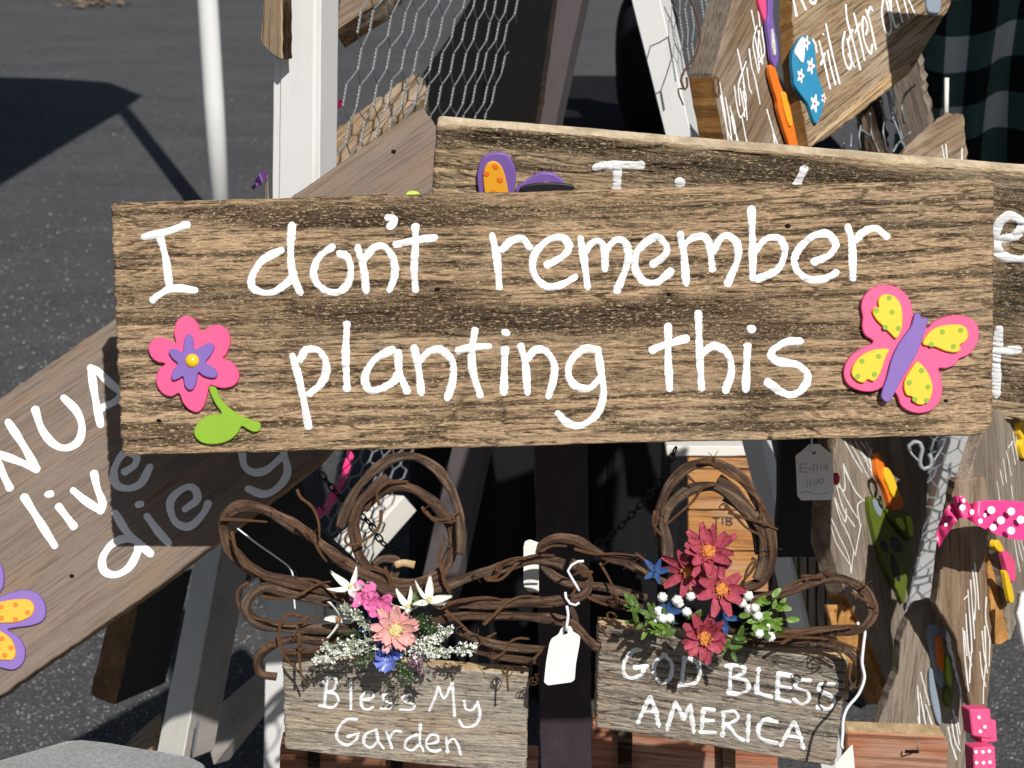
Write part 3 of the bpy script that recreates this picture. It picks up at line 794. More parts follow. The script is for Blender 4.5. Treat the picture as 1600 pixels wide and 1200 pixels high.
# planks and boards behind
f = Frame((350, 800, 1.66), (560, 800, 1.64), (380, 940, 1.68))
t = sign_root('black_board', 'black painted board in shade seen through the left loop of the left wreath', 'board', f, 470, 930)
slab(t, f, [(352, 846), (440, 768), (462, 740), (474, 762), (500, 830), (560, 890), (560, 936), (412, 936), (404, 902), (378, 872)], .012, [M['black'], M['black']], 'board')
f = Frame((172, 965, 1.80), (140, 1090, 1.84), (222, 925, 1.765))
t = sign_root('stained_plank', 'short dark red-brown plank hanging end down below the grey left sign', 'plank', f, 160, 1090)
slab(t, f, [(172, 955), (222, 915), (180, 1101), (150, 1092), (140, 1084)], .075, [M['cut_brown'], M['black']], 'board', step=.01)
f = Frame((193, 1165, 2.1), (245, 1130, 2.15), (240, 1172, 2.1))
t = sign_root('timber_offcut', 'small tan timber offcut lying behind the concrete block beside the worn leg', 'timber', f, 215, 1168)
slab(t, f, [(191, 1168), (218, 1140), (252, 1112), (246, 1142), (236, 1174), (214, 1174)], .03, [M['tan'], M['cut_tan']], 'board')

f = Frame((500, 262, 1.98), (655, 120, 2.05), (520, 300, 1.96))
t = sign_root('rough_plank', 'rough tan plank slanting behind the wire netting, lit across its upper face', 'plank', f, 540, 250)
slab(t, f, [(470, 300), (498, 222), (575, 163), (648, 113), (662, 122), (668, 145), (640, 172), (545, 248), (520, 300)], .03, [M['rough'], M['cut_tan']], 'board', jag=.001)
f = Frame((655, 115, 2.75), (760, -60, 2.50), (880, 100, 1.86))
t = sign_root('dark_plank', 'wide plank coloured near-black for shade, filling the gap above the long right sign', 'plank', f, 700, 200)
M['shade_dark'] = painted('shade_darkened_timber', (.010, .0065, .005), .85, .3, .0005, gl=(3, 70, 70), dirt=(.05, .022, .009))  # near-black colour stands in for shade over this plank
slab(t, f, [(640, 300), (655, 140), (662, 112), (700, 60), (770, -60), (872, -60), (835, 210), (810, 300)], .006, [M['shade_dark'], M['shade_dark']], 'board', jag=.001)
f = Frame((527, 40, 2.2), (590, 0, 2.2), (527, 0, 2.25))
t = sign_root('dark_board_end', 'dark brown board corner poking in at the top edge behind the wire netting', 'board', f, 560, 10)
slab(t, f, [(522, 48), (534, -10), (560, -60), (640, -60), (592, 2), (560, 22)], .03, [M['brown'], M['darkbrown']], 'board')
f = Frame((407, 70, 1.60), (410, -30, 1.58), (428, 70, 1.585))
t = sign_root('tan_board_end', 'tan pointed board end hanging just left of the square white post at the top', 'board', f, 415, 40)
slab(t, f, [(416, -40), (440, -40), (440, 95), (420, 82), (406, 62)], .012, [M['tan'], M['darkbrown']], 'board')
f = Frame((415, 310, 1.50), (413, 275, 1.50), (426, 310, 1.5))
t = sign_root('grey_stake', 'thin grey wooden stake tip with a purple ribbon just above the main sign', 'stake', f, 415, 308)
slab(t, f, [(411, 330), (414, 292), (416, 270), (419, 282), (421, 330)], .006, [M['grey'], M['grey']], 'stake')
strip(t, [(398, 284, 1.5), (405, 272, 1.49), (416, 264, 1.5)], [(403, 292, 1.5), (410, 284, 1.49), (418, 281, 1.5)], M['purpleribbon'], 'bow', 14, 4)
strip(t, [(392, 292, 1.5), (400, 286, 1.49), (407, 284, 1.5)], [(396, 297, 1.5), (402, 291, 1.49), (409, 290, 1.5)], M['purpleribbon'], 'bow', 14, 4)
# magenta ribbons behind netting
t = root('magenta_bow', 'magenta ribbon tied behind the netting beside the square white post at the top', 'ribbon', loc=PX(515, 190, 2.0))
strip(t, [(496, 178, 2.0), (515, 160, 1.97), (538, 154, 2.02)], [(500, 192, 2.0), (518, 180, 1.98), (534, 166, 2.02)], M['ribbondark'], 'ribbon', 20, 5)
strip(t, [(500, 180, 1.99), (503, 205, 1.97), (500, 240, 1.99)], [(522, 178, 2.0), (517, 200, 1.98), (506, 232, 1.99)], M['ribbondark'], 'ribbon', 20, 5)
t = root('pink_tail_ribbon', 'narrow pink ribbon hanging behind the netting above the left grapevine wreath', 'ribbon', loc=PX(515, 760, 2.0))
strip(t, [(545, 700, 2.30), (532, 740, 2.28), (520, 760, 2.30), (505, 790, 2.28)], [(553, 712, 2.30), (543, 745, 2.27), (528, 775, 2.30), (512, 806, 2.28)], M['ribbon'], 'ribbon', 24, 5)
strip(t, [(497, 792, 2.28), (487, 808, 2.27), (480, 812, 2.28)], [(510, 800, 2.28), (500, 812, 2.27), (484, 820, 2.28)], M['ribbon'], 'ribbon', 12, 4)

# black panel, ribbed panel, crate, posts below the main sign
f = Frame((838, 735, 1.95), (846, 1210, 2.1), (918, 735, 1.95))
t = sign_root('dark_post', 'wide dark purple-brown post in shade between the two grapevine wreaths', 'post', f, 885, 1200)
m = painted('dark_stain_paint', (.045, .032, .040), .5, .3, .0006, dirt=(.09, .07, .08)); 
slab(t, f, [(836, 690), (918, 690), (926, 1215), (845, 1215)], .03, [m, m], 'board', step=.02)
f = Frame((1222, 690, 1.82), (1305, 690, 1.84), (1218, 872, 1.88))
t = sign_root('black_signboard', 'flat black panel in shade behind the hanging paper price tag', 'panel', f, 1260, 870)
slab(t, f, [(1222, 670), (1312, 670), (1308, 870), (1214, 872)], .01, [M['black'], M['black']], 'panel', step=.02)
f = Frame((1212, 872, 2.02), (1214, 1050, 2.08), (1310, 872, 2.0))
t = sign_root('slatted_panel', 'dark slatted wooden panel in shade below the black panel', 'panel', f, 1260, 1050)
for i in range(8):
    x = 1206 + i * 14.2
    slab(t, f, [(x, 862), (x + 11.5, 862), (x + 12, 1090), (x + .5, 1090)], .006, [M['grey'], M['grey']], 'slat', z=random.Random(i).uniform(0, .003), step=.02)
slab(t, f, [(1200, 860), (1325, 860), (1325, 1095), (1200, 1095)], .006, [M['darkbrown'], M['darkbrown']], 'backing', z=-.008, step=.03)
f = Frame((1085, 735, 2.42), (1210, 740, 2.42), (1085, 905, 2.46))
t = sign_root('wooden_crate', 'orange-stained wooden crate stamped with small letters behind the right wreath', 'crate', f, 1150, 905)
for i, (a, b) in enumerate(((716, 733), (735, 797), (799, 861), (863, 925))):
    slab(t, f, [(1075, a), (1175 + (b - 716) * .1, a + 1), (1183 + (b - 716) * .19, b), (1075, b - 1)], .012, [M['crate'], M['crate']], 'plank', seed=i, z=.0006 * (i % 2), step=.02)
slab(t, f, [(1040, 697), (1168, 697), (1171, 713), (1042, 713)], .03, [M['cream'], M['cream']], 'top_rail', step=.02)
strokes(t, f, [[(1114, 809), (1124, 809)], [(1119, 809), (1119, 820)], [(1129, 809), (1129, 820)], [(1135, 809), (1135, 820)], [(1135, 809), (1142, 810), (1142, 813), (1136, 814), (1143, 816), (1142, 820), (1135, 820)]], 2.2, M['iron'], 'stamp', z=.0012)

# boards glimpsed under the plaques
f = Frame((935, 1140, 1.62), (1200, 1165, 1.62), (935, 1215, 1.64))
t = sign_root('terracotta_shelf', 'terracotta stained board showing below the lettered patriotic plaque', 'board', f, 1060, 1200)
slab(t, f, [(925, 1128), (1215, 1172), (1215, 1220), (925, 1220)], .02, [M['terra'], M['terra']], 'board', step=.02)
for i, x in enumerate((966, 1128)):
    slab(t, f, [(x, 1120), (x + 22, 1120), (x + 22, 1220), (x, 1220)], .012, [M['darkbrown'], M['darkbrown']], 'stake', z=.014, step=.02)
f = Frame((440, 1180, 1.62), (700, 1195, 1.62), (440, 1215, 1.64))
t = sign_root('terracotta_rail', 'terracotta stained rail just below the garden plaque at the bottom edge', 'board', f, 560, 1200)
slab(t, f, [(436, 1168), (840, 1190), (840, 1225), (436, 1225)], .02, [M['terra'], M['terra']], 'board', step=.02)
for i, x in enumerate((480, 610)):
    slab(t, f, [(x, 1160), (x + 18, 1160), (x + 18, 1225), (x, 1225)], .012, [M['darkbrown'], M['darkbrown']], 'stake', z=.014, step=.02)

# ------------------------------------------------------------------ black chains
def chain(label, pts, px_len=11):
    P = catmull([PX(*p) for p in pts], .0005); t = root('chain', label, 'chain', loc=P[0].copy()); pitch = px_len * pts[0][2] / FP * 1.0
    # one link: elongated torus
    vs = []; fs = []; A, Bn = 16, 6; Rl, Rw, r = pitch * .72, pitch * .42, pitch * .13
    for i in range(A):
        a = 6.2832 * i / A; c = Vector((Rl * math.cos(a), Rw * math.sin(a), 0)); d = Vector((math.cos(a), math.sin(a), 0))
        for k in range(Bn):
            b = 6.2832 * k / Bn; vs.append(c + d * r * math.cos(b) + Vector((0, 0, r * math.sin(b))))
    for i in range(A):
        for k in range(Bn): fs.append([i * Bn + k, ((i + 1) % A) * Bn + k, ((i + 1) % A) * Bn + (k + 1) % Bn, i * Bn + (k + 1) % Bn])
    me = bpy.data.meshes.new('link'); me.from_pydata([tuple(v) for v in vs], [], fs); me.materials.append(M['iron']); me.polygons.foreach_set('use_smooth', [True] * len(fs))
    acc = 0; k = 0
    for i in range(1, len(P) - 1):
        acc += (P[i] - P[i - 1]).length
        if acc >= pitch:
            acc = 0; d = (P[i + 1] - P[i - 1]).normalized(); q = d.to_track_quat('X', 'Z').to_matrix().to_4x4()
            Mx = Matrix.Translation(P[i]) @ q @ Matrix.Rotation((k % 2) * 1.5708 + .5, 4, 'X'); k += 1
            link_mesh('link', me, t, Mx)
chain('black iron chain crossing behind the left grapevine wreath', [(498, 735, 1.6), (530, 775, 1.6), (575, 815, 1.61), (600, 850, 1.6), (630, 862, 1.62)])
chain('black iron chain hanging in shade left of the right grapevine ring', [(1058, 695, 1.62), (1035, 745, 1.62), (1000, 790, 1.63), (960, 832, 1.62), (935, 850, 1.62)])

# ------------------------------------------------------------------ left slanting sign (behind the main one)
f = Frame((0, 850, 1.50), (450, 540, 1.56), (200, 900, 1.50))
t = sign_root('wooden_sign', 'smooth grey-brown board slanting up rightwards behind the big sign, purple butterfly at lower left', 'sign', f, 200, 940)
slab(t, f, [(-60, 663), (660, 166), (684, 200), (790, 385), (500, 722), (250, 915), (-60, 1128)], .019, [M['left'], M['left_edge']], 'board', jag=.0003, round_r=.003)
NUA = [[(13, 660), (37, 697), (57, 733)], [(57, 733), (27, 720), (-20, 703)], [(-20, 690), (15, 762)], [(55, 640), (65, 670), (83, 693), (103, 700), (122, 690), (128, 667), (120, 643), (100, 622)], [(142, 575), (148, 617), (157, 663)], [(142, 575), (152, 579), (170, 597), (192, 615)], [(160, 637), (180, 627), (192, 615)]]
LIVE = [[(38, 777), (63, 817), (85, 852)], [(92, 792), (115, 822)], [(77, 772)], [(115, 767), (133, 782), (157, 798)], [(157, 798), (160, 785), (152, 763), (147, 740)], [(195, 737), (210, 727), (213, 713), (198, 706), (186, 717), (178, 737), (182, 757), (200, 763), (220, 755), (234, 730)]]
DIE = [[(215, 858), (213, 845), (193, 842), (173, 852), (160, 873), (163, 892), (180, 898), (200, 888), (213, 867), (217, 850)], [(180, 802), (200, 833), (235, 865)], [(230, 807), (247, 830), (263, 848)], [(218, 788)], [(290, 795), (308, 780), (303, 763), (287, 763), (268, 780), (267, 800), (277, 818), (297, 822), (317, 803), (325, 787)], [(378, 706), (382, 728), (397, 738), (417, 734), (438, 716)], [(443, 706), (449, 738), (434, 762), (412, 772), (388, 764)]]
strokes(t, f, NUA, 11.5, M['letter'], label='white painted letters N U A', rag=.03)
strokes(t, f, LIVE, 11.5, M['letter'], label='white painted word live', rag=.03)
strokes(t, f, DIE, 11.5, M['letter'], label='white painted letters die y', rag=.03)
bw = cutout(t, f, [(-40, 860), (-18, 868), (0, 880), (6, 900), (4, 918), (-4, 932), (22, 924), (45, 922), (62, 930), (71, 948), (68, 968), (50, 977), (28, 980), (12, 984), (30, 996), (39, 1015), (36, 1035), (22, 1046), (4, 1044), (-14, 1036), (-50, 1000)], 0, .004, M['purple'], 'butterfly')
cutout(bw, f, [(-20, 945), (0, 940), (25, 936), (45, 937), (53, 948), (48, 962), (30, 971), (10, 973), (-20, 970)], .004, .002, M['amber'], 'wing_inset')
cutout(bw, f, [(-12, 985), (4, 988), (18, 1000), (24, 1018), (20, 1030), (8, 1031), (-8, 1026)], .004, .002, M['amber'], 'wing_inset')
for i, (x, y) in enumerate(((2, 948), (24, 945), (43, 957), (24, 968), (2, 966), (3, 998), (17, 1012), (7, 1024))):
    cutout(bw, f, disc_pts(x, y, 4), .006, .0003, M['orange'], 'dot', spline=False)
for x, y in ((615, 237), (112, 900)): cutout(t, f, disc_pts(x, y, 4.2, 10, .9), .0, .0003, M['nail'], 'nail_hole', spline=False)
cutout(t, f, disc_pts(645, 303, 11, 12, .5), 0, .003, M['lime'], 'foam_piece', spline=False)
cutout(t, f, disc_pts(690, 306, 12, 12, .4), 0, .003, M['purple'], 'foam_piece', spline=False)
cutout(t, f, [(580, 302), (603, 297), (606, 303), (582, 306)], 0, .002, M['brown'], 'foam_piece', spline=False)

# ------------------------------------------------------------------ long right sign (behind the main one)
f = Frame((680, 195, 1.43), (1620, 272, 1.45), (672, 300, 1.459))
t = sign_root('wooden_sign', 'long dark-streaked board behind the big sign running off the right edge, butterfly wings showing', 'sign', f, 1100, 640)
o, hfr = relief_board(t, f, [(681, 192), (1700, 277), (1684, 668), (654, 575)], .021, [M['sign_right'], M['cut_pale']],
    [(760, 215, 90, 18, 1.1), (700, 235, 30, 12, .6), (900, 225, 120, 16, 1.1), (1050, 262, 160, 25, .9), (1250, 270, 150, 22, 1.0), (1400, 285, 120, 14, .7), (1580, 470, 60, 90, 1.1), (1580, 310, 60, 30, .8), (830, 262, 60, 14, .6), (1600, 610, 50, 26, .8)], 5, 480, 300, ridge=230)
# pale bare wood along the top edge
strokes(t, f, [[(932, 262), (960, 258), (1001, 258)], [(965, 262), (963, 300)], [(1062, 285)], [(1256, 265), (1246, 286)], [(1561, 374), (1586, 369), (1597, 350), (1578, 336), (1561, 350), (1556, 376), (1563, 397), (1586, 405), (1605, 403), (1625, 395)], [(1561, 515), (1557, 570), (1557, 616)], [(1540, 552), (1560, 549), (1590, 547)]], 14, M['letter'], hf=hfr, z=.0009, label='white painted letters, mostly hidden')
bw = cutout(t, f, [(748, 300), (746, 270), (754, 248), (772, 240), (792, 243), (804, 262), (806, 285), (800, 310), (790, 340), (758, 340)], .0004, .004, M['purple'], 'butterfly_wing')
cutout(bw, f, [(757, 300), (755, 275), (760, 258), (772, 253), (783, 261), (790, 280), (794, 305), (790, 330), (762, 330)], .0044, .002, M['amber'], 'wing_inset')
for x, y in ((774, 261), (760, 272), (781, 282), (772, 302)): cutout(bw, f, disc_pts(x, y, 5), .0064, .0003, M['orange'], 'dot', spline=False)
bw = cutout(t, f, [(806, 300), (822, 284), (842, 272), (862, 272), (878, 282), (884, 296), (880, 320), (830, 330)], .0004, .004, M['purple'], 'butterfly_wing')
cutout(bw, f, [(838, 300), (850, 286), (866, 290), (872, 305), (850, 316)], .0044, .002, M['amber'], 'wing_inset')
f2 = f
cutout(t, f, [(812, 296), (835, 288), (870, 287), (896, 291), (890, 300), (850, 306)], .007, .003, M['black'], 'butterfly_body')

# ------------------------------------------------------------------ MAIN SIGN
f = Frame((170, 318, 1.33), (1553, 279, 1.33), (187, 712, 1.325))
t = sign_root('wooden_sign', 'big weathered front board lettered I dont remember planting this, with pink flower and pink butterfly', 'sign', f, 870, 700)
sootm = [(330, 330, 160, 14, .45), (620, 335, 260, 24, .9), (1000, 325, 260, 18, .55), (300, 465, 200, 26, .75), (560, 485, 200, 28, .85), (820, 500, 260, 26, 1.05), (1080, 480, 200, 22, .95), (1210, 520, 130, 26, .7), (700, 455, 70, 14, .7), (900, 590, 130, 26, .5), (1180, 620, 70, 40, .75), (1110, 560, 120, 22, .5), (760, 610, 130, 20, .35), (450, 345, 120, 16, .5), (930, 520, 90, 18, .4), (480, 540, 110, 14, .3), (1045, 460, 22, 16, .6), (1330, 455, 160, 12, .5)]
o, hf = relief_board(t, f, [(169, 315), (1556, 278), (1553, 681), (187, 713)], .024, [M['sign_main'], M['cut_tan']], sootm, 1, 620, 470, ends=(.0018, .0012), radii=(.004, .005, .014, .006))
LINE1 = [[(226, 370), (247, 366), (292, 351)], [(250, 371), (259, 405), (265, 450)], [(239, 468), (259, 454), (279, 451), (304, 454)],
 [(439, 391), (412, 405), (396, 427), (393, 446), (409, 457), (431, 454), (454, 437), (459, 427)], [(456, 352), (454, 390), (457, 427), (469, 457)],
 [(519, 386), (499, 401), (490, 424), (495, 442), (510, 454), (529, 456), (544, 442), (548, 420), (542, 401), (531, 396)],
 [(559, 387), (568, 420), (572, 454)], [(566, 409), (581, 390), (598, 385), (613, 401), (617, 427), (609, 452)],
 [(606, 340), (615, 341), (616, 347), (609, 353)], [(649, 354), (649, 382), (647, 420), (649, 452)], [(619, 382), (641, 377), (679, 371)],
 [(769, 369), (776, 401), (780, 448)], [(784, 390), (799, 377), (816, 373), (827, 386)],
 [(855, 414), (881, 399), (889, 382), (874, 371), (851, 379), (834, 401), (834, 427), (851, 446), (874, 446), (898, 433)],
 [(907, 373), (913, 409), (918, 448)], [(913, 394), (926, 379), (939, 379), (945, 394), (945, 420)], [(947, 390), (962, 375), (977, 379), (982, 401), (975, 427), (964, 454)],
 [(1020, 412), (1037, 401), (1042, 386), (1029, 371), (1011, 377), (994, 397), (994, 424), (1009, 441), (1027, 441), (1048, 424)],
 [(1063, 367), (1069, 401), (1072, 442)], [(1066, 385), (1082, 372), (1101, 370), (1109, 388), (1113, 420)], [(1114, 392), (1130, 369), (1149, 376), (1153, 403), (1137, 443)],
 [(1174, 327), (1176, 384), (1176, 434)], [(1178, 392), (1199, 373), (1220, 375), (1226, 396), (1214, 422), (1183, 436)],
 [(1272, 409), (1295, 399), (1306, 382), (1291, 365), (1264, 373), (1243, 399), (1245, 422), (1264, 436), (1287, 436), (1306, 426)],
 [(1325, 355), (1331, 380), (1333, 434)], [(1335, 376), (1352, 361), (1369, 357), (1385, 369)]]
LINE2 = [[(457, 557), (469, 600), (482, 666)], [(469, 561), (480, 546), (499, 549), (510, 570), (504, 596), (484, 615)],
 [(542, 507), (540, 555), (542, 607)], [(613, 546), (585, 562), (570, 589), (577, 609), (596, 607), (615, 596), (621, 585)], [(622, 551), (624, 581), (636, 611)],
 [(647, 544), (654, 577), (658, 613)], [(654, 566), (671, 549), (690, 547), (707, 566), (707, 596), (699, 622)],
 [(742, 517), (737, 547), (739, 581), (750, 617)], [(716, 548), (739, 542), (763, 541)], [(789, 546), (787, 613)], [(790, 520)],
 [(814, 541), (821, 570), (824, 613)], [(823, 562), (836, 547), (853, 549), (866, 570), (864, 596), (857, 619)],
 [(934, 546), (911, 546), (891, 566), (889, 589), (902, 604), (922, 606), (936, 592)], [(934, 547), (939, 581), (943, 615), (934, 645), (911, 664), (889, 662), (872, 647)],
 [(1044, 510), (1044, 559), (1046, 607)], [(1019, 547), (1042, 538), (1072, 529)], [(1091, 490), (1093, 549), (1096, 606)], [(1097, 553), (1114, 541), (1134, 549), (1143, 576), (1134, 610)],
 [(1168, 541), (1165, 608)], [(1174, 514)], [(1250, 533), (1226, 535), (1205, 551), (1214, 564), (1245, 570), (1262, 587), (1252, 610), (1229, 616), (1199, 597)]]
strokes(t, f, LINE1, 11.4, M['letter_main'], hf=hf, z=.0008, label="white painted words I don't remember")
strokes(t, f, LINE2, 11.6, M['letter_main'], hf=hf, z=.0008, label='white painted words planting this')
# flower
zc = lambda pts: Z(150, 270, 2.6667, pts)
fl = cutout(t, f, zc([(372, 598), (402, 605), (425, 632), (436, 662), (465, 645), (500, 632), (535, 645), (557, 680), (556, 720), (540, 758), (528, 772), (560, 785), (590, 820), (594, 860), (570, 888), (530, 898), (495, 890), (472, 888), (462, 930), (448, 975), (420, 998), (385, 985), (360, 955), (345, 918), (315, 932), (280, 922), (255, 890), (250, 850), (265, 815), (288, 795), (255, 788), (228, 765), (218, 730), (232, 698), (262, 686), (300, 695), (332, 708), (324, 670), (330, 630), (348, 605)]), .0003, .0045, M['pink'], 'flower_decoration', sub=3)
fl['label'] = 'pink foam flower with a purple centre star and green stem'
cutout(fl, f, zc([(387, 670), (402, 690), (408, 735), (430, 728), (460, 712), (485, 710), (492, 728), (478, 760), (455, 790), (485, 808), (505, 832), (500, 852), (475, 855), (445, 845), (425, 832), (418, 870), (405, 900), (385, 905), (368, 885), (362, 850), (345, 858), (320, 865), (312, 848), (322, 820), (340, 795), (318, 775), (303, 750), (308, 735), (330, 732), (352, 745), (362, 742), (366, 700), (375, 678)]), .0048, .0035, M['purple'], 'star', sub=3)
c = f.hit(150 + 400 / 2.6667, 270 + 783 / 2.6667, .0085); vs = []; fs = []
for j in range(7):
    for i in range(18): a = 6.2832 * i / 18; e = j / 6 * 1.5708; vs.append((c.x + .0058 * math.cos(e) * math.cos(a), c.y + .0058 * math.cos(e) * math.sin(a), c.z - .0015 + .005 * math.sin(e)))
for j in range(6):
    for i in range(18): fs.append([j * 18 + i, j * 18 + (i + 1) % 18, (j + 1) * 18 + (i + 1) % 18, (j + 1) * 18 + i])
m = newmat('gloss_yellow_bead', (.9, .55, .02), .25, .6); mesh('bead', vs, fs, m, fl, f.mat, smooth=True)
cutout(fl, f, zc([(482, 889), (500, 896), (515, 935), (545, 970), (575, 995), (610, 1015), (655, 1032), (680, 1040), (686, 1058), (678, 1076), (655, 1080), (625, 1066), (605, 1057), (590, 1085), (560, 1112), (520, 1128), (475, 1132), (435, 1122), (410, 1095), (410, 1065), (435, 1030), (475, 1008), (522, 1003), (498, 965), (478, 925), (470, 895)]), .0003, .0034, M['green'], 'stem', sub=3)
# butterfly
zb = lambda pts: Z(1080, 250, 2.6096, pts)
bf = cutout(t, f, zb([(905, 625), (895, 580), (870, 540), (830, 515), (780, 507), (735, 525), (703, 558), (693, 600), (700, 640), (697, 680), (710, 715), (740, 735), (735, 750), (700, 765), (660, 790), (632, 825), (622, 870), (635, 910), (670, 935), (715, 945), (755, 940), (785, 925), (815, 935), (840, 960), (855, 1000), (890, 1025), (935, 1033), (980, 1020), (1012, 985), (1025, 935), (1018, 885), (1010, 850), (1040, 850), (1075, 835), (1095, 810), (1130, 795), (1160, 760), (1173, 715), (1165, 670), (1130, 642), (1080, 632), (1030, 640), (985, 662), (962, 685), (930, 655)]), .0003, .0045, M['pink'], 'butterfly_decoration', sub=3)
bf['label'] = 'pink foam butterfly with a purple body and dotted yellow wings'
for pl in ([(800, 547), (835, 560), (858, 600), (862, 650), (858, 690), (838, 728), (815, 710), (785, 680), (755, 650), (740, 620), (748, 600), (765, 600), (762, 575), (775, 552)],
           [(945, 752), (960, 715), (995, 685), (1045, 672), (1100, 672), (1125, 690), (1130, 720), (1115, 742), (1095, 755), (1100, 772), (1080, 785), (1040, 780), (995, 762)],
           [(808, 772), (795, 800), (780, 845), (765, 880), (745, 903), (720, 895), (705, 908), (680, 903), (655, 875), (660, 840), (685, 805), (725, 780), (770, 770)],
           [(922, 822), (950, 845), (975, 885), (985, 930), (975, 975), (945, 998), (915, 992), (900, 965), (880, 960), (868, 930), (872, 895), (895, 855)]):
    cutout(bf, f, zb(pl), .0048, .0028, M['yellow'], 'wing_inset', sub=3)
for (x, y) in ((808, 562), (756, 613), (820, 620), (792, 682), (845, 686), (1100, 694), (1025, 700), (980, 752), (1070, 760), (765, 800), (697, 820), (680, 882), (748, 874), (940, 858), (890, 908), (966, 925), (912, 976), (960, 980)):
    cutout(bf, f, [(1080 + (x + 11 * math.cos(i * .52)) / 2.61, 250 + (y + 11 * math.sin(i * .52)) / 2.61) for i in range(12)], .0076, .0003, M['green'], 'dot', spline=False, bev=.0001)
cutout(bf, f, zb([(925, 622), (935, 632), (940, 645), (958, 642), (966, 652), (960, 675), (950, 710), (935, 755), (915, 800), (880, 860), (850, 910), (825, 960), (808, 985), (790, 985), (775, 965), (782, 930), (800, 880), (815, 820), (840, 760), (870, 715), (895, 680), (905, 650), (912, 628)]), .0048, .0035, M['purple'], 'body', sub=3)
for x, y, r in ((248, 657, 4), (1231, 353, 5), (683, 452, 5), (1478, 626, 4), (1045, 460, 4)):
    cutout(t, f, disc_pts(x, y, r, 9, .7), .0004, .0004, M['nail'], 'nail_hole', spline=False)

# ------------------------------------------------------------------ right-hand cluster
# upper right: sign seen edge-on with white lettering
f = Frame((1112, 118, 1.50), (1190, -30, 1.53), (1250, 235, 1.60))
t = sign_root('wooden_sign', 'thick upper right board with orange saw-cut end, orange and purple foam flowers down its edge', 'sign', f, 1170, 230)
slab(t, f, [(1114, 118), (1130, 60), (1162, -60), (1192, -60), (1204, 60), (1222, 150), (1250, 240), (1256, 330), (1155, 330), (1140, 262)], .030, [M['brown'], M['cut'], M['grey']], 'board', jag=.0003, edges={0: 2, 1: 2, 2: 2})
strokes(t, f, Z(860, 0, 4.137, [(0, 0)]) and [Z(860, 0, 4.137, s) for s in ([(1095, 540), (1125, 720), (1150, 910)], [(1100, 620), (1140, 830), (1175, 915)], [(1160, 690), (1190, 800), (1205, 915)], [(1185, 820), (1215, 915)], [(1190, 560), (1205, 680), (1230, 760), (1260, 700), (1265, 620)], [(1210, 320), (1235, 440), (1255, 560)], [(1265, 400), (1240, 470), (1215, 560), (1225, 680)], [(1270, 440), (1285, 560), (1300, 600)], [(1285, 320), (1300, 430), (1325, 520), (1355, 670)], [(1300, 70), (1325, 200)], [(1340, 30), (1355, 170)], [(1335, 170), (1310, 280), (1330, 400), (1345, 470)], [(1365, 180), (1385, 330), (1355, 400)], [(1350, 200), (1345, 330), (1365, 400)], [(1240, 770), (1270, 925)], [(1400, 710), (1440, 850), (1470, 940)], [(1440, 870), (1450, 935)])] + [[(x + 5, y + 3) for x, y in Z(860, 0, 4.137, q)] for q in ([(1110, 620), (1135, 760), (1150, 880)], [(1205, 560), (1225, 660), (1235, 740)], [(1225, 580), (1245, 690), (1250, 760)], [(1225, 520), (1240, 600)], [(1300, 220), (1318, 320), (1330, 440)], [(1320, 190), (1340, 300), (1350, 400)], [(1345, 190), (1362, 290)], [(1150, 740), (1170, 850)])], 3.1, M['letter'], label='white lettering seen edge-on', rag=.3, kfrag=1500)
pf = cutout(t, f, Z(1050, 0, 2.909, [(395, -20), (398, 20), (415, 75), (435, 112), (445, 95), (440, 40), (430, -20)]), 0, .004, M['pink'], 'foam_flower')
pf = cutout(t, f, Z(1050, 0, 2.909, [(440, -20), (462, 0), (460, 60), (468, 120), (482, 200), (485, 270), (470, 305), (455, 270), (445, 200), (435, 120), (440, 60)]), .003, .004, M['purple'], 'foam_flower')
cutout(pf, f, Z(1050, 0, 2.909, [(460, 130), (470, 180), (475, 240), (466, 250), (458, 190)]), .007, .002, M['petal_white'], 'stripe')
of = cutout(t, f, Z(1050, 0, 2.909, [(450, 295), (475, 318), (490, 370), (510, 420), (535, 470), (550, 540), (565, 610), (575, 680), (545, 680), (525, 630), (505, 570), (485, 500), (480, 460), (462, 400), (447, 340)]), .003, .004, M['orange'], 'foam_flower')
cutout(of, f, Z(1050, 0, 2.909, [(500, 425), (520, 422), (530, 470), (545, 520), (550, 560), (538, 575), (525, 545), (510, 490)]), .007, .002, M['amber'], 'flower_centre')
t2 = root('rusty_loop', 'twisted rusty wire loop hanging at the orange cut end of the upper right board', 'wire', loc=PX(1068, 150, 1.5))
tube(t2, [PX(x, y, 1.49) for x, y in Z(860, 0, 4.137, [(890, -40), (930, 50), (960, 150), (965, 260), (930, 370), (870, 450), (845, 520), (870, 580), (885, 560), (880, 500)])], .0011, M['rustwire'], 'wire', 6)
tube(t2, [PX(x, y, 1.49) for x, y in Z(860, 0, 4.137, [(870, 575), (825, 575), (830, 610), (860, 680)])], .0008, M['rustwire'], 'wire', 6)
tube(t2, [PX(x, y, 1.485) for x, y in Z(860, 0, 4.137, [(1060, 500), (1055, 560), (1080, 630), (1090, 560), (1075, 500), (1060, 500)])], .0009, M['rustwire'], 'wire', 6)

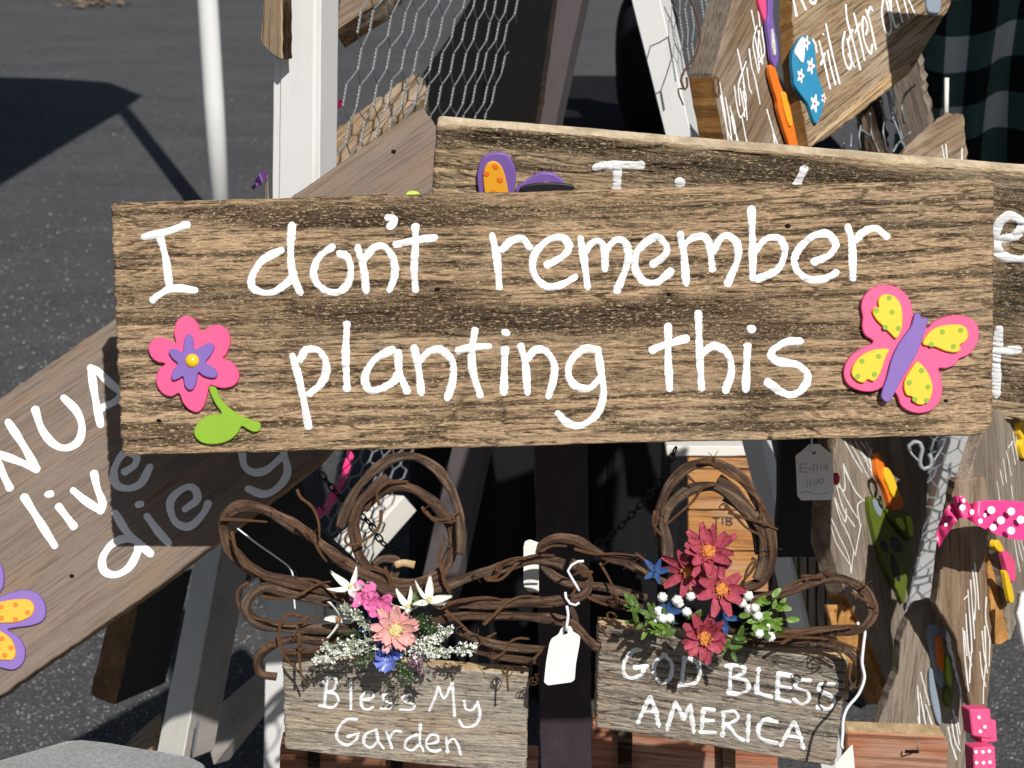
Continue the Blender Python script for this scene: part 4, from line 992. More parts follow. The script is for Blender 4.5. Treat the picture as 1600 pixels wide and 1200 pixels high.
# second upper right sign
f = Frame((1265, 232, 1.60), (1430, 100, 1.70), (1225, 40, 1.61))
t = sign_root('wooden_sign', 'weathered board at the upper right lettered til after dark with a blue flowered flip-flop', 'sign', f, 1330, 170)
slab(t, f, [(1238, -60), (1520, -60), (1478, 22), (1424, 112), (1290, 218), (1266, 231), (1254, 170), (1240, 80)], .019, [M['rough'], M['cut']], 'board', jag=.0006)
slab(t, f, [(1266, 231), (1275, 214), (1395, 110), (1424, 98), (1424, 112), (1340, 178)], .003, [M['tan'], M['tan']], 'bare_edge', z=.0018, jag=.0005)
zt = lambda L_: [Z(1050, 0, 2.909, s) for s in L_]
zu = lambda L_: [Z(1220, 0, 6.154, q) for q in L_]
strokes(t, f, zu([[(115, -20), (135, 60), (150, 150)], [(190, -20), (240, 90)], [(275, -10), (300, 30), (330, 25), (340, -20)]]), 4.6, M['letter'], rag=.2)
strokes(t, f, zu([[(312, 385), (335, 430), (345, 500)], [(370, 400), (400, 520), (475, 850)], [(385, 620), (425, 515)], [(408, 330)], [(450, 490), (480, 640), (525, 810)], [(435, 235), (480, 450), (565, 800)],
  [(615, 310), (595, 420), (610, 560), (655, 665), (680, 590), (640, 380)], [(650, 520), (705, 640)], [(625, 50), (640, 200), (700, 420), (765, 670)], [(650, 390), (690, 290)], [(705, 135), (740, 280), (805, 575)], [(715, 310), (760, 230)],
  [(822, 330), (835, 250), (800, 160), (785, 220), (800, 380), (860, 515), (880, 430)], [(820, 100), (860, 220), (915, 470)], [(840, 130), (860, 65), (882, 100)]]), 3.7, M['letter'], rag=.3, kfrag=1500)
strokes(t, f, zu([[(990, -20), (970, 120), (1000, 280), (1040, 330), (1060, 230), (1010, -20)], [(1040, 0), (1100, 260)], [(1060, -20), (1065, 150), (1110, 255), (1135, 235)], [(1110, 0), (1170, 210)], [(1185, 0), (1230, 170)], [(1230, 0), (1295, 145)]]), 3.4, M['letter'], rag=.3)
ff = cutout(t, f, zt([[(597, 160), (570, 190), (552, 230), (548, 290), (556, 350), (562, 390), (600, 445), (622, 475), (640, 530), (656, 560), (672, 540), (690, 480), (692, 430), (678, 380), (660, 330), (655, 270), (648, 210), (630, 175)]])[0], .0, .005, M['blue'], 'flip_flop_decoration', sub=3)
ff['label'] = 'blue foam flip-flop with white flowers'
for (x, y, r) in ((586, 345, 18), (632, 300, 20), (650, 470, 22), (612, 195, 18), (690, 445, 12)):
    fp = []
    for i in range(20):
        a = i / 20 * 6.2832; rr = r * (1.15 + .45 * math.cos(5 * a)); fp.append((1050 + (x + rr * .62 * math.cos(a)) / 2.909, (y + rr * 1.3 * math.sin(a)) / 2.909))
    pw = cutout(ff, f, fp, .005, .0006, M['whitefoam'], 'small_flower', sub=2, bev=.0002)
    cutout(ff, f, [(1050 + (x + 4 * math.cos(i)) / 2.909, (y + 7 * math.sin(i)) / 2.909) for i in range(6)], .0056, .0005, M['redfoam'], 'small_flower_centre', spline=False, bev=.0001)
cutout(ff, f, zt([[(597, 165), (572, 200), (560, 235), (575, 260), (598, 285), (606, 245), (604, 200)]])[0], .005, .002, M['whitefoam'], 'strap', sub=3)
# foam piece at the top right corner of that sign
cutout(t, f, zt([[(1160, 0), (1165, 40), (1185, 70), (1215, 60), (1225, 10), (1215, -40), (1170, -40)]])[0], 0, .004, M['bluegrey'], 'foam_piece')
f9 = Frame((1500, -60, 1.42), (1700, -110, 1.45), (1510, -200, 1.42))  # added off-frame board, placed to shade the corner of the lettered sign
t9 = sign_root('added_shade_board', 'added unseen board hung above the upper right corner to shade the sign', 'board', f9, 1600, -70)
slab(t9, f9, [(1612, -130), (1612, -300), (1790, -330), (1790, -160)], .02, [M['rough'], M['cut_tan']], 'board')
# small sign end between
f = Frame((1412, 240, 1.62), (1470, 205, 1.66), (1440, 262, 1.62))
t = sign_root('small_sign', 'small brown board end with white lettering poking up above the long right sign', 'sign', f, 1450, 250)
slab(t, f, [(1410, 245), (1412, 232), (1440, 205), (1478, 176), (1506, 176), (1518, 300), (1410, 300)], .02, [M['brown'], M['tan']], 'board', jag=.0006)
strokes(t, f, [[(1472, 228), (1476, 250)], [(1478, 226), (1480, 250)], [(1503, 232), (1503, 250)]], 2.5, M['letter_dim'])
f = Frame((1395, 90, 1.9), (1440, 250, 1.95), (1440, 70, 1.88))
t = sign_root('grey_plank', 'dark grey weathered plank in shade under the upper right sign', 'plank', f, 1440, 250)
slab(t, f, [(1388, 110), (1430, 60), (1455, 200), (1470, 300), (1420, 300)], .02, [M['grey'], M['grey']], 'board', jag=.001)
f = Frame((1345, 130, 1.95), (1385, 250, 1.98), (1372, 120, 1.95))
t = sign_root('red_brown_plank', 'narrow dark red-brown plank in shade beside the loose wire ends', 'plank', f, 1370, 250)
slab(t, f, [(1340, 120), (1372, 110), (1400, 300), (1360, 300)], .02, [M['darkbrown'], M['darkbrown']], 'board', jag=.001)
# loose netting ends
t = root('cut_netting', 'bright cut ends of wire netting above the long right sign', 'netting', loc=PX(1370, 245, 1.7))
rnd = random.Random(8)
for s in ([(945, 450), (965, 530), (960, 600), (975, 690)], [(985, 415), (1010, 500), (1040, 600), (1060, 690)], [(978, 415), (1000, 520), (1030, 600), (1050, 660)], [(900, 515), (905, 600), (940, 690)], [(858, 570), (850, 620), (855, 680)], [(858, 590), (905, 620)], [(815, 610), (812, 670)], [(1105, 385), (1060, 430), (1045, 490), (1055, 560)], [(1085, 600), (1030, 650), (1005, 690)], [(960, 540), (1010, 555)], [(780, 650), (785, 680)]):
    tube(t, [PX(x, y, 1.7 + rnd.uniform(-.02, .02)) for x, y in Z(1050, 0, 2.909, s)], .0011, M['wire'], 'wire', 5, lump=.25)
t = root('white_stake', 'small upright white stick in front of the checked cloth', 'stick', loc=PX(1478, 200, 2.0))
tube(t, [PX(1478, 182, 2.0), PX(1479, 122, 2.0)], .003, M['cream'], 'stick', 6, step=.02)

# ---- lower right signs
f = Frame((1312, 700, 1.62), (1352, 985, 1.66), (1430, 800, 1.72))
t = sign_root('wooden_sign', 'grey board under the big sign with an orange foam flower and an olive foam leaf', 'sign', f, 1380, 1080)
slab(t, f, [(1318, 640), (1455, 640), (1448, 800), (1432, 880), (1409, 981), (1391, 1083), (1352, 985), (1322, 930), (1296, 850), (1302, 720)], .022, [M['grey'], M['cut'], M['brown']], 'board', jag=.0004, edges={0: 2, 6: 1, 7: 2, 8: 2, 9: 2})
slab(t, f, [(1352, 985), (1391, 1083), (1378, 1101), (1362, 1101), (1346, 1080), (1305, 990), (1293, 945), (1322, 945)], .004, [M['cut'], M['cut_brown']], 'end_block', z=-.006, jag=.0003)
z7 = lambda L_: [Z(1200, 660, 4, s) for s in L_]
strokes(t, f, z7([[(480, 120), (540, 230), (590, 310)], [(510, 120), (570, 230), (625, 340)], [(545, 120), (600, 220), (640, 300)], [(580, 120), (630, 200), (650, 330)], [(610, 120), (650, 200)], [(560, 150), (640, 260)], [(650, 160), (632, 230)],
  [(470, 260), (540, 420), (610, 500)], [(480, 300), (520, 380)], [(440, 380), (500, 500), (560, 600)], [(430, 400), (470, 540), (540, 650)], [(415, 470), (450, 600), (500, 700), (545, 830)], [(395, 600), (440, 700), (500, 830), (520, 940)], [(390, 640), (430, 760), (520, 900)], [(470, 260), (480, 420), (440, 400)], [(610, 480), (560, 520), (575, 640)], [(545, 830), (580, 640)], [(420, 480), (480, 620), (490, 540)], [(520, 940), (535, 800)]]), 2.5, M['letter_dim'], label='faded white lettering', rag=.35, kfrag=1400)
og = cutout(t, f, z7([[(685, 195), (705, 200), (730, 270), (745, 290), (780, 320), (800, 380), (830, 440), (850, 500), (842, 540), (800, 568), (770, 530), (745, 450), (725, 400), (690, 330), (682, 260)]])[0], 0, .006, M['orange'], 'foam_flower', sub=3)
cutout(og, f, z7([[(735, 290), (755, 285), (785, 330), (805, 390), (820, 450), (800, 475), (775, 450), (755, 400), (735, 350)]])[0], .006, .003, M['yellow'], 'flower_centre', sub=3)
gl = cutout(t, f, z7([[(635, 480), (660, 465), (710, 490), (730, 560), (760, 620), (800, 680), (850, 740), (900, 790), (895, 900), (870, 1000), (860, 1100), (845, 1130), (815, 1060), (780, 1000), (730, 900), (690, 780), (660, 660), (640, 560)]])[0], 0, .006, M['olive'], 'foam_leaf', sub=3)
cutout(gl, f, z7([[(660, 480), (700, 500), (715, 560), (700, 590), (670, 540)]])[0], .006, .001, M['bluegrey'], 'patch', sub=3)
for q in ([(710, 740), (745, 750), (755, 810), (720, 800)], [(775, 720), (820, 730), (850, 790), (820, 815), (780, 780)], [(775, 820), (805, 860), (830, 960), (820, 995), (780, 930)]):
    cutout(gl, f, z7([q])[0], .006, .001, M['black'], 'patch', sub=3)
gk = cutout(t, f, z7([[(740, 540), (800, 560), (870, 550), (900, 600), (915, 700), (905, 740), (860, 700), (810, 640), (760, 590)]])[0], .001, .009, M['olive'], 'foam_leaf', sub=3)
cutout(gk, f, z7([[(870, 590), (895, 590), (908, 640), (912, 700), (895, 710), (880, 660)]])[0], .010, .002, M['lime'], 'leaf_tip', sub=2)
cutout(gk, f, z7([[(805, 600), (840, 600), (860, 660), (850, 670), (820, 640)]])[0], .010, .002, M['lime'], 'leaf_tip', sub=2)

f = Frame((1366, 690, 2.2), (1418, 720, 2.2), (1380, 730, 2.2))
t = sign_root('weathered_plank', 'small weathered board corner tucked right under the main sign beside the wire hook', 'plank', f, 1390, 720)
slab(t, f, [(1360, 660), (1430, 660), (1396, 728), (1378, 722)], .02, [M['rough'], M['rough']], 'board')
f = Frame((1400, 730, 2.32), (1425, 800, 2.36), (1425, 730, 2.34))
t = sign_root('brown_offcut', 'small reddish brown wood piece behind the netting under the wire hook', 'wood', f, 1420, 800)
slab(t, f, [(1402, 728), (1412, 718), (1422, 726), (1434, 790), (1436, 830), (1420, 835), (1404, 780)], .02, [M['crate'], M['cut_brown']], 'board', jag=.001)

# white post with netting over it
t = root('netted_post', 'slanting white post wrapped in wire netting at the lower right', 'post', loc=PX(1440, 960, 1.8))
f = Frame((1487, 690, 2.26), (1420, 960, 2.50), (1526, 690, 2.26))
slab(t, f, [(1492, 640), (1545, 640), (1532, 692), (1474, 945), (1460, 1000), (1404, 1000), (1416, 950), (1484, 690)], .04, [M['white'], M['white']], 'post', step=.02)
f = VFrame((1420, 950, 2.44), (1480, 700, 2.20), (1500, 900, 2.40))
P = [f.hit(*q) for q in ((1415, 960), (1525, 960), (1540, 690), (1425, 690))]
hexwire(t, f, min(p.x for p in P), P[1].x + .0, P[0].y - .02, P[3].y + .03, cell=.028, r=.0009, wob=.004, seed=21)
f = VFrame((1395, 850, 2.24), (1440, 700, 2.14), (1450, 830, 2.30))
P = [f.hit(*q) for q in ((1400, 860), (1450, 860), (1480, 690), (1400, 690))]
hexwire(t, f, P[0].x, P[2].x, P[0].y - .03, P[3].y + .03, cell=.027, r=.0010, wob=.003, seed=22)
t = root('wire_hook', 'shiny S-shaped wire hook hanging under the main sign', 'hook', loc=PX(1444, 712, 1.6))
tube(t, [PX(x, y, 1.58) for x, y in z7([[(885, 175), (880, 145), (910, 122), (950, 130), (965, 165), (955, 210), (950, 260), (975, 292), (1010, 280), (1023, 240), (1005, 195)]])[0]], .0022, M['wire'], 'wire', 8)
tube(t, [PX(x, y, 1.58) for x, y in z7([[(885, 175), (900, 200), (940, 240), (975, 292)]])[0]], .0012, M['wire'], 'wire', 6)

# far right signs
f = Frame((1560, 745, 1.56), (1575, 1003, 1.60), (1620, 745, 1.64))
t = sign_root('wooden_sign', 'grey board cut by the right edge behind the polka-dot ribbon, with foam pencils', 'sign', f, 1590, 990)
slab(t, f, [(1550, 640), (1660, 640), (1660, 760), (1610, 880), (1594, 960), (1578, 1003), (1566, 880), (1550, 800), (1518, 800), (1512, 752), (1530, 690)], .012, [M['grey'], M['grey']], 'board', jag=.0004)
strokes(t, f, z7([[(1545, 0), (1550, 90), (1560, 200)], [(1520, 120), (1545, 260)], [(1490, 180), (1520, 330)], [(1470, 230), (1490, 370)], [(1450, 300), (1470, 390)], [(1530, 60), (1560, 230)], [(1430, 370), (1450, 500)], [(1520, 400), (1530, 480)], [(1500, 160), (1530, 120)]]), 2.5, M['letter_dim'], rag=.35)
strokes(t, f, z7([[(1540, 740), (1555, 830), (1575, 930)], [(1560, 740), (1590, 860)], [(1580, 740), (1600, 800)]]), 2.5, M['letter_dim'], rag=.35)
cutout(t, f, z7([[(1575, 0), (1600, -10), (1640, 60), (1640, 200), (1600, 225), (1580, 150), (1590, 110), (1575, 70)]])[0], 0, .005, M['yellow'], 'foam_flower')
yp = cutout(t, f, z7([[(1430, 740), (1450, 740), (1475, 790), (1470, 805), (1450, 810), (1425, 780)]])[0], 0, .006, M['yellow'], 'foam_pencil')
cutout(t, f, z7([[(1468, 810), (1490, 800), (1540, 860), (1550, 960), (1540, 1000), (1510, 980), (1490, 900)]])[0], 0, .005, M['pink'], 'foam_pencil')
cutout(t, f, z7([[(1480, 930), (1500, 940), (1530, 1040), (1540, 1110), (1520, 1130), (1505, 1080), (1490, 1000)]])[0], .005, .004, M['yellow'], 'foam_pencil')

f = Frame((1497, 748, 1.50), (1513, 1107, 1.54), (1545, 760, 1.51))
t = sign_root('wooden_sign', 'narrow brown upright board tied with the polka-dot ribbon, white lettering down its right side', 'sign', f, 1530, 1105)
slab(t, f, [(1494, 750), (1540, 745), (1548, 790), (1540, 880), (1552, 1013), (1543, 1107), (1516, 1107), (1513, 1083), (1492, 992), (1463, 947), (1473, 860)], .012, [M['brown'], M['brown']], 'board', jag=.0004)
z8 = lambda L_: [Z(1260, 880, 3.75, s) for s in L_]
strokes(t, f, z8([[(985, 0), (1000, 120), (1010, 270)], [(975, 40), (990, 200), (985, 330)], [(960, 100), (975, 300), (985, 440)], [(945, 160), (965, 420), (970, 520)], [(935, 300), (945, 480), (965, 600)], [(915, 380), (930, 560), (950, 750)], [(925, 400), (940, 540)], [(965, 520), (955, 700)], [(1055, 200), (1050, 320), (1075, 450)], [(1030, 400), (1040, 520), (1060, 640)], [(1015, 520), (1030, 650), (1050, 720)], [(1045, 370), (1050, 560), (1040, 700), (1035, 820)], [(1075, 450), (1070, 600)], [(925, 210), (945, 190)]]), 2.5, M['letter_dim'], label='white lettering seen at a slant', rag=.35, kfrag=1400)
f = Frame((1540, 880, 1.58), (1570, 1005, 1.60), (1575, 880, 1.60))
t = sign_root('orange_board', 'orange-tan board edge hanging between the two upright signs at the right', 'board', f, 1570, 1003)
slab(t, f, [(1538, 690), (1560, 690), (1568, 780), (1578, 890), (1576, 1000), (1563, 1009), (1553, 1006), (1545, 880)], .01, [M['cut'], M['cut']], 'board', jag=.0003)

# dark lower sign
f = Frame((1425, 960, 1.56), (1400, 1200, 1.58), (1490, 1000, 1.58))
t = sign_root('wooden_sign', 'grey board at the lower right with grey, orange and lime foam shapes on it', 'sign', f, 1440, 1190)
slab(t, f, [(1418, 975), (1436, 945), (1464, 938), (1476, 990), (1496, 1060), (1510, 1130), (1516, 1260), (1365, 1260), (1366, 1148), (1404, 1050), (1408, 1000)], .012, [M['grey'], M['grey']], 'board', jag=.0004)
strokes(t, f, z8([[(650, 720), (660, 850), (665, 1000)], [(665, 760), (690, 900), (710, 1000)], [(700, 830), (720, 900), (745, 970)], [(670, 640), (700, 760), (720, 830)], [(655, 900), (670, 1000)], [(750, 950), (770, 1000)], [(630, 980), (640, 1000)], [(860, 860), (880, 960), (895, 1060)], [(830, 960), (850, 1060), (880, 1150)], [(850, 920), (870, 1040), (900, 1100)], [(880, 900), (900, 1000)]]), 2.5, M['letter_dim'], rag=.35)
gf = cutout(t, f, z8([[(722, 370), (750, 355), (775, 390), (780, 470), (800, 560), (805, 700), (795, 730), (770, 690), (750, 600), (730, 500), (715, 430)]])[0], 0, .005, M['bluegrey'], 'foam_flower')
cutout(gf, f, z8([[(765, 440), (785, 430), (800, 480), (808, 560), (805, 630), (785, 620), (770, 560), (765, 500)]])[0], .005, .003, M['orange'], 'flower_centre')
cutout(t, f, z8([[(722, 640), (740, 620), (755, 700), (780, 820), (792, 900), (790, 950), (770, 930), (745, 850), (725, 740)]])[0], 0, .004, M['bluegrey'], 'foam_flower')
cutout(t, f, z8([[(820, 560), (835, 550), (850, 640), (852, 720), (830, 700), (820, 640)]])[0], 0, .005, M['lime'], 'foam_leaf')
cutout(t, f, z8([[(818, 740), (840, 730), (860, 790), (840, 850), (810, 800)]])[0], 0, .005, M['olive'], 'foam_leaf')

# terracotta board, lower right
f = Frame((1323, 1145, 1.36), (1473, 1152, 1.36), (1322, 1210, 1.37))
t = sign_root('terracotta_board', 'small terracotta stained board with a bent nail at the bottom edge', 'board', f, 1400, 1190)
slab(t, f, [(1323, 1144), (1400, 1147), (1472, 1150), (1481, 1158), (1480, 1240), (1321, 1240)], .02, [M['terra'], M['cut_tan']], 'board', jag=.0002)
tube(t, [PX(1434, 1172, 1.355), PX(1434, 1168, 1.34), PX(1435, 1160, 1.338)], .0007, M['wire'], 'nail', 6, step=.001)
cutout(t, f, [(1414, 1172), (1436, 1172), (1436, 1177), (1414, 1177)], 0, .0003, M['nail'], 'knot', spline=False, bev=.0001)

# polka-dot ribbon
t = root('polka_dot_ribbon', 'hot pink ribbon with white polka dots knotted round the upright sign at the right', 'ribbon', loc=PX(1510, 790, 1.46))
R1 = strip(t, [(1512, 790, 1.45), (1530, 783, 1.44), (1565, 782, 1.455), (1612, 785, 1.47)], [(1506, 808, 1.45), (1530, 822, 1.43), (1565, 838, 1.44), (1600, 845, 1.45)], M['ribbon'], 'ribbon_tail', wave=.0006)
strip(t, [(1494, 782, 1.45), (1480, 792, 1.44), (1468, 815, 1.45), (1463, 838, 1.45)], [(1508, 806, 1.45), (1497, 812, 1.435), (1482, 832, 1.44), (1467, 856, 1.45)], M['ribbon'], 'ribbon_tail', wave=.0012)
strip(t, [(1484, 790, 1.45), (1490, 776, 1.435), (1505, 776, 1.43), (1516, 790, 1.44)], [(1490, 806, 1.45), (1500, 809, 1.43), (1510, 810, 1.425), (1520, 806, 1.44)], M['ribbon'], 'knot', wave=.002)
strip(t, [(1488, 782, 1.445), (1498, 776, 1.43), (1511, 782, 1.43)], [(1492, 794, 1.44), (1500, 790, 1.425), (1510, 794, 1.43)], M['ribbon'], 'knot', wave=.0015)
vs = []; fs = []
for (x, y, r, D, q) in ((1549, 797, 6.3, 1.437, 1), (1580, 799, 6.3, 1.447, 1), (1564, 813, 6.3, 1.437, 1), (1552, 824, 5.5, 1.429, 1), (1532, 814, 4.5, 1.427, .8), (1519, 800, 4.5, 1.43, .8), (1539, 805, 3.5, 1.43, .7), (1504, 793, 5, 1.42, 1), (1580, 829, 6.3, 1.437, 1), (1595, 812, 6.3, 1.45, 1), (1506, 782, 3.5, 1.424, .8), (1478, 820, 3, 1.435, .9)):
    k = len(vs); vs += [PX(x + r * q * math.cos(a * .524), y + r * math.sin(a * .524), D - .004) for a in range(12)]; fs.append(list(range(k, k + 12)))
pd_ = mesh('polka_dots', vs, fs, M['whitefoam'], t, world=True)
# pink dotted dice ribbon
t = root('pink_dice_ribbon', 'pink dice charm stack with white dots at the lower right edge', 'ornament', loc=PX(1538, 1200, 1.45))
def die(poly, D, dots):
    fr = Frame((poly[0][0], poly[0][1], D), (poly[1][0], poly[1][1], D + .004), (poly[3][0], poly[3][1], D + .002))
    o = slab(t, fr, poly, .016, [M['pink'], M['pink']], 'die', jag=0, round_r=.001)
    for (x, y) in dots: cutout(o, fr, disc_pts(x, y, 2.9), 0, .0005, M['whitefoam'], 'dot', spline=False, bev=.0001)
die([(1515, 1109), (1548, 1108), (1550, 1156), (1520, 1150)], 1.42, [(1530, 1121), (1532, 1143), (1539, 1136)])
die([(1530, 1127), (1557, 1126), (1559, 1160), (1531, 1162)], 1.44, [])
die([(1521, 1169), (1555, 1166), (1558, 1215), (1523, 1215)], 1.42, [(1525, 1175), (1536, 1175), (1546, 1174), (1526, 1192), (1537, 1192), (1547, 1191)])
t = root('white_paddle', 'white rounded object edge at the far right below the ribbon', 'paddle', loc=PX(1600, 960, 1.5))
f = Frame((1590, 950, 1.5), (1600, 1000, 1.5), (1620, 930, 1.5))
slab(t, f, [(1593, 930), (1640, 900), (1640, 1040), (1600, 1012), (1590, 962)], .01, [M['white'], M['white']], 'blade')

# ------------------------------------------------------------------ plaques
fa = vframe((439, 1024), (828, 1053), (443, 1173), 1.158, 1.158, 1.158)
ta = sign_root('hanging_plaque', 'small grey plaque lettered "Bless My Garden" under the left grapevine wreath', 'plaque', fa, 630, 1120)
o, ha = relief_board(ta, fa, [(439, 1024), (828, 1053), (824, 1214), (443, 1173)], .012, [M['plaque_a'], M['cut_tan']],
    [(520, 1150, 160, 10, .35), (600, 1110, 200, 8, .25), (700, 1165, 120, 8, .4), (470, 1060, 60, 8, .3)], 8, 240, 170, ridge=300, amp=.6, gk=.35, radii=(.002, .002, .003, .002))
za = lambda L_: [Z(400, 880, 3.478, s) for s in L_]
strokes(ta, fa, za([[(385, 640), (378, 700), (370, 780)], [(360, 650), (400, 622), (436, 635), (425, 685), (385, 703)], [(385, 705), (430, 712), (447, 750), (415, 784), (345, 775)], [(515, 645), (515, 790)], [(572, 742), (630, 735), (632, 708), (600, 700), (570, 735), (577, 785), (605, 796), (635, 785)], [(735, 710), (692, 722), (700, 748), (742, 768), (728, 790), (680, 792)], [(838, 715), (797, 730), (810, 755), (860, 770), (845, 797), (785, 797)],
    [(942, 800), (972, 730), (990, 675)], [(990, 675), (1022, 735), (1065, 655)], [(1065, 655), (1072, 740), (1078, 830)], [(1130, 750), (1138, 790), (1172, 800), (1205, 765)], [(1203, 755), (1216, 825), (1190, 880), (1130, 892), (1103, 855)]]), 4.9, M['letter_main'], hf=ha, z=.0007, rag=.3, label='white painted words Bless My')
strokes(ta, fa, za([[(545, 850), (490, 852), (447, 900), (440, 955), (490, 990), (540, 965), (553, 935)], [(500, 943), (558, 925)], [(640, 910), (597, 930), (585, 980), (625, 1003), (662, 960), (650, 905)], [(652, 910), (665, 970), (690, 1005)], [(706, 918), (722, 960), (737, 1003)], [(722, 955), (752, 915), (787, 917)], [(872, 935), (820, 960), (810, 1003), (850, 1018), (892, 980)], [(893, 875), (890, 970), (908, 1020)], [(925, 985), (982, 972), (985, 940), (950, 935), (925, 970), (935, 1012), (975, 1025), (1002, 1015)], [(1033, 950), (1040, 1025)], [(1040, 978), (1070, 955), (1095, 985), (1110, 1040)]]), 4.9, M['letter_main'], hf=ha, z=.0007, rag=.3, label='white painted word Garden')

fb = vframe((934, 976), (1326, 1033), (929, 1139), 1.165, 1.172, 1.165)
tb = sign_root('hanging_plaque', 'small brown-grey plaque lettered "GOD BLESS AMERICA" under the right grapevine wreath', 'plaque', fb, 1130, 1100)
o, hb = relief_board(tb, fb, [(934, 976), (1328, 1033), (1306, 1200), (929, 1139)], .016, [M['plaque_b'], M['cut_tan']],
    [(1000, 1010, 80, 6, .4), (1100, 1060, 200, 7, .4), (1250, 1080, 120, 8, .4), (1000, 1120, 120, 8, .3)], 11, 240, 190, ridge=250, amp=1.0, gk=.75, radii=(.002, .002, .003, .002))
zb6 = lambda L_: [Z(860, 900, 3.077, s) for s in L_]
strokes(tb, fb, zb6([[(432, 355), (390, 365), (355, 420), (355, 475), (395, 492), (435, 475), (448, 448)], [(405, 440), (465, 436)], [(545, 380), (508, 415), (498, 470), (535, 515), (575, 490), (585, 430), (560, 388), (540, 380)], [(645, 395), (637, 460), (632, 522)], [(640, 392), (700, 410), (718, 465), (695, 515), (615, 530)],
    [(865, 430), (862, 560)], [(845, 432), (915, 430), (930, 465), (870, 490)], [(870, 490), (940, 505), (950, 545), (910, 567), (855, 562)], [(1000, 445), (990, 560)], [(990, 560), (1060, 582)], [(1095, 470), (1090, 590)], [(1095, 470), (1158, 480)], [(1095, 530), (1152, 536)], [(1088, 590), (1148, 602)], [(1247, 500), (1195, 505), (1180, 535), (1235, 560), (1242, 595), (1210, 615), (1170, 595)], [(1360, 518), (1305, 518), (1292, 550), (1350, 580), (1365, 610), (1335, 640), (1285, 630)]]), 6.8, M['letter_main'], hf=hb, z=.0008, rag=.38, label='white painted words GOD BLESS')
strokes(tb, fb, zb6([[(480, 580), (450, 640), (420, 705)], [(480, 580), (505, 650), (520, 720)], [(445, 655), (508, 655)], [(560, 738), (580, 670), (600, 608)], [(600, 608), (640, 685)], [(640, 685), (672, 622)], [(672, 622), (688, 750)], [(735, 640), (725, 750)], [(735, 640), (785, 643)], [(730, 695), (780, 695)], [(722, 750), (790, 752)], [(832, 655), (828, 765)], [(830, 655), (885, 652), (900, 685), (860, 710), (835, 712)], [(850, 712), (890, 765), (925, 788)], [(952, 670), (948, 790)], [(1087, 702), (1035, 690), (1000, 730), (1010, 780), (1085, 800)], [(1170, 702), (1140, 755), (1108, 812)], [(1170, 702), (1195, 760), (1215, 825)], [(1132, 765), (1205, 778)]]), 6.8, M['letter_main'], hf=hb, z=.0008, rag=.38, label='white painted word AMERICA')

# ------------------------------------------------------------------ grapevine wreaths
DW = 1.30
def vine(parent, pts, r_px, D=DW, dz=.012, mat='vine', name='vine', seed=0, lump=.16, taper=(1, .95)):
    rnd = random.Random(seed * 31 + 7); n = len(pts)
    ph = rnd.random() * 6; P = []
    for i, (x, y) in enumerate(pts): P.append(PX(x, y, D + dz * .5 * math.sin(ph + i * .9)))
    return tube(parent, P, r_px * 1.07 * D / FP, M[mat], name, 12 if r_px > 4 else 7, lump, taper, .0025, seed=seed)
z2 = lambda s: Z(330, 690, 3.429, s)
z3 = lambda s: Z(400, 880, 3.478, s)
z4 = lambda s: Z(760, 690, 3.4286, s)
z5 = lambda s: Z(960, 690, 3.4286, s)
z6 = lambda s: Z(860, 900, 3.077, s)
ringl = root('grapevine_wreath', 'grapevine wreath with pink and ivory flowers above the Bless My Garden plaque', 'wreath', loc=PX(640, 940, 1.31))
V = [
 (z2([(690, 460), (730, 350), (790, 240), (880, 150), (970, 95), (1080, 80), (1190, 130), (1270, 230), (1320, 350), (1335, 450), (1340, 530), (1335, 600)]), 7.2, -.004),
 (z2([(950, 195), (870, 260), (800, 330), (765, 430), (775, 540), (800, 620), (850, 690), (930, 740), (1030, 765), (1140, 745), (1230, 700), (1280, 610), (1295, 500), (1260, 410), (1180, 320), (1090, 260), (1000, 240), (900, 270), (820, 360)]), 8.2, .0),
 (z2([(1000, 790), (900, 745), (800, 700), (700, 635), (610, 570), (520, 500), (410, 430), (300, 370), (200, 347), (110, 370), (68, 440), (80, 530), (140, 620), (230, 690), (330, 730), (450, 755), (560, 785), (700, 830), (820, 850)]), 8.6, .0),
 (z2([(640, 865), (500, 830), (380, 800), (280, 785), (210, 830), (190, 900), (240, 960), (340, 992), (480, 1005), (620, 1002), (800, 1000)]), 7.8, -.006),
 (z2([(800, 1050), (600, 1058), (450, 1060), (350, 1080), (280, 1120), (250, 1180), (265, 1240), (350, 1262)]), 7.2, .004),
 (z2([(280, 790), (420, 790), (560, 830), (660, 880)]), 6.5, .006),
 (z2([(830, 720), (950, 800), (1080, 805), (1250, 775), (1400, 720), (1540, 680), (1700, 640), (1800, 640), (1890, 660)]), 8.0, .0),
 (z4([(450, 655), (520, 690), (548, 760), (520, 825), (430, 848), (300, 860), (150, 868), (0, 872), (-150, 872), (-280, 885)]), 7.6, -.002),
 (z3([(950, 312), (1080, 290), (1200, 282), (1400, 285), (1600, 300), (1700, 325), (1760, 370), (1800, 420), (1830, 445), (1870, 455)]), 7.6, .004),
 (z3([(1120, 375), (1200, 410), (1300, 442), (1450, 465), (1600, 470), (1690, 480)]), 6.8, .0),
 (z3([(1150, 460), (1260, 490), (1380, 515), (1560, 540), (1660, 560)]), 6.2, .008),
 (z3([(150, 480), (300, 478), (420, 455)]), 4.6, .004),
 (z2([(950, 780), (1000, 650), (920, 630), (870, 660)]), 6.2, .012),
]
for i, (p, r, dz) in enumerate(V): vine(ringl, p, r, DW + dz, mat='vine' if i % 3 else 'vine_b', seed=i)
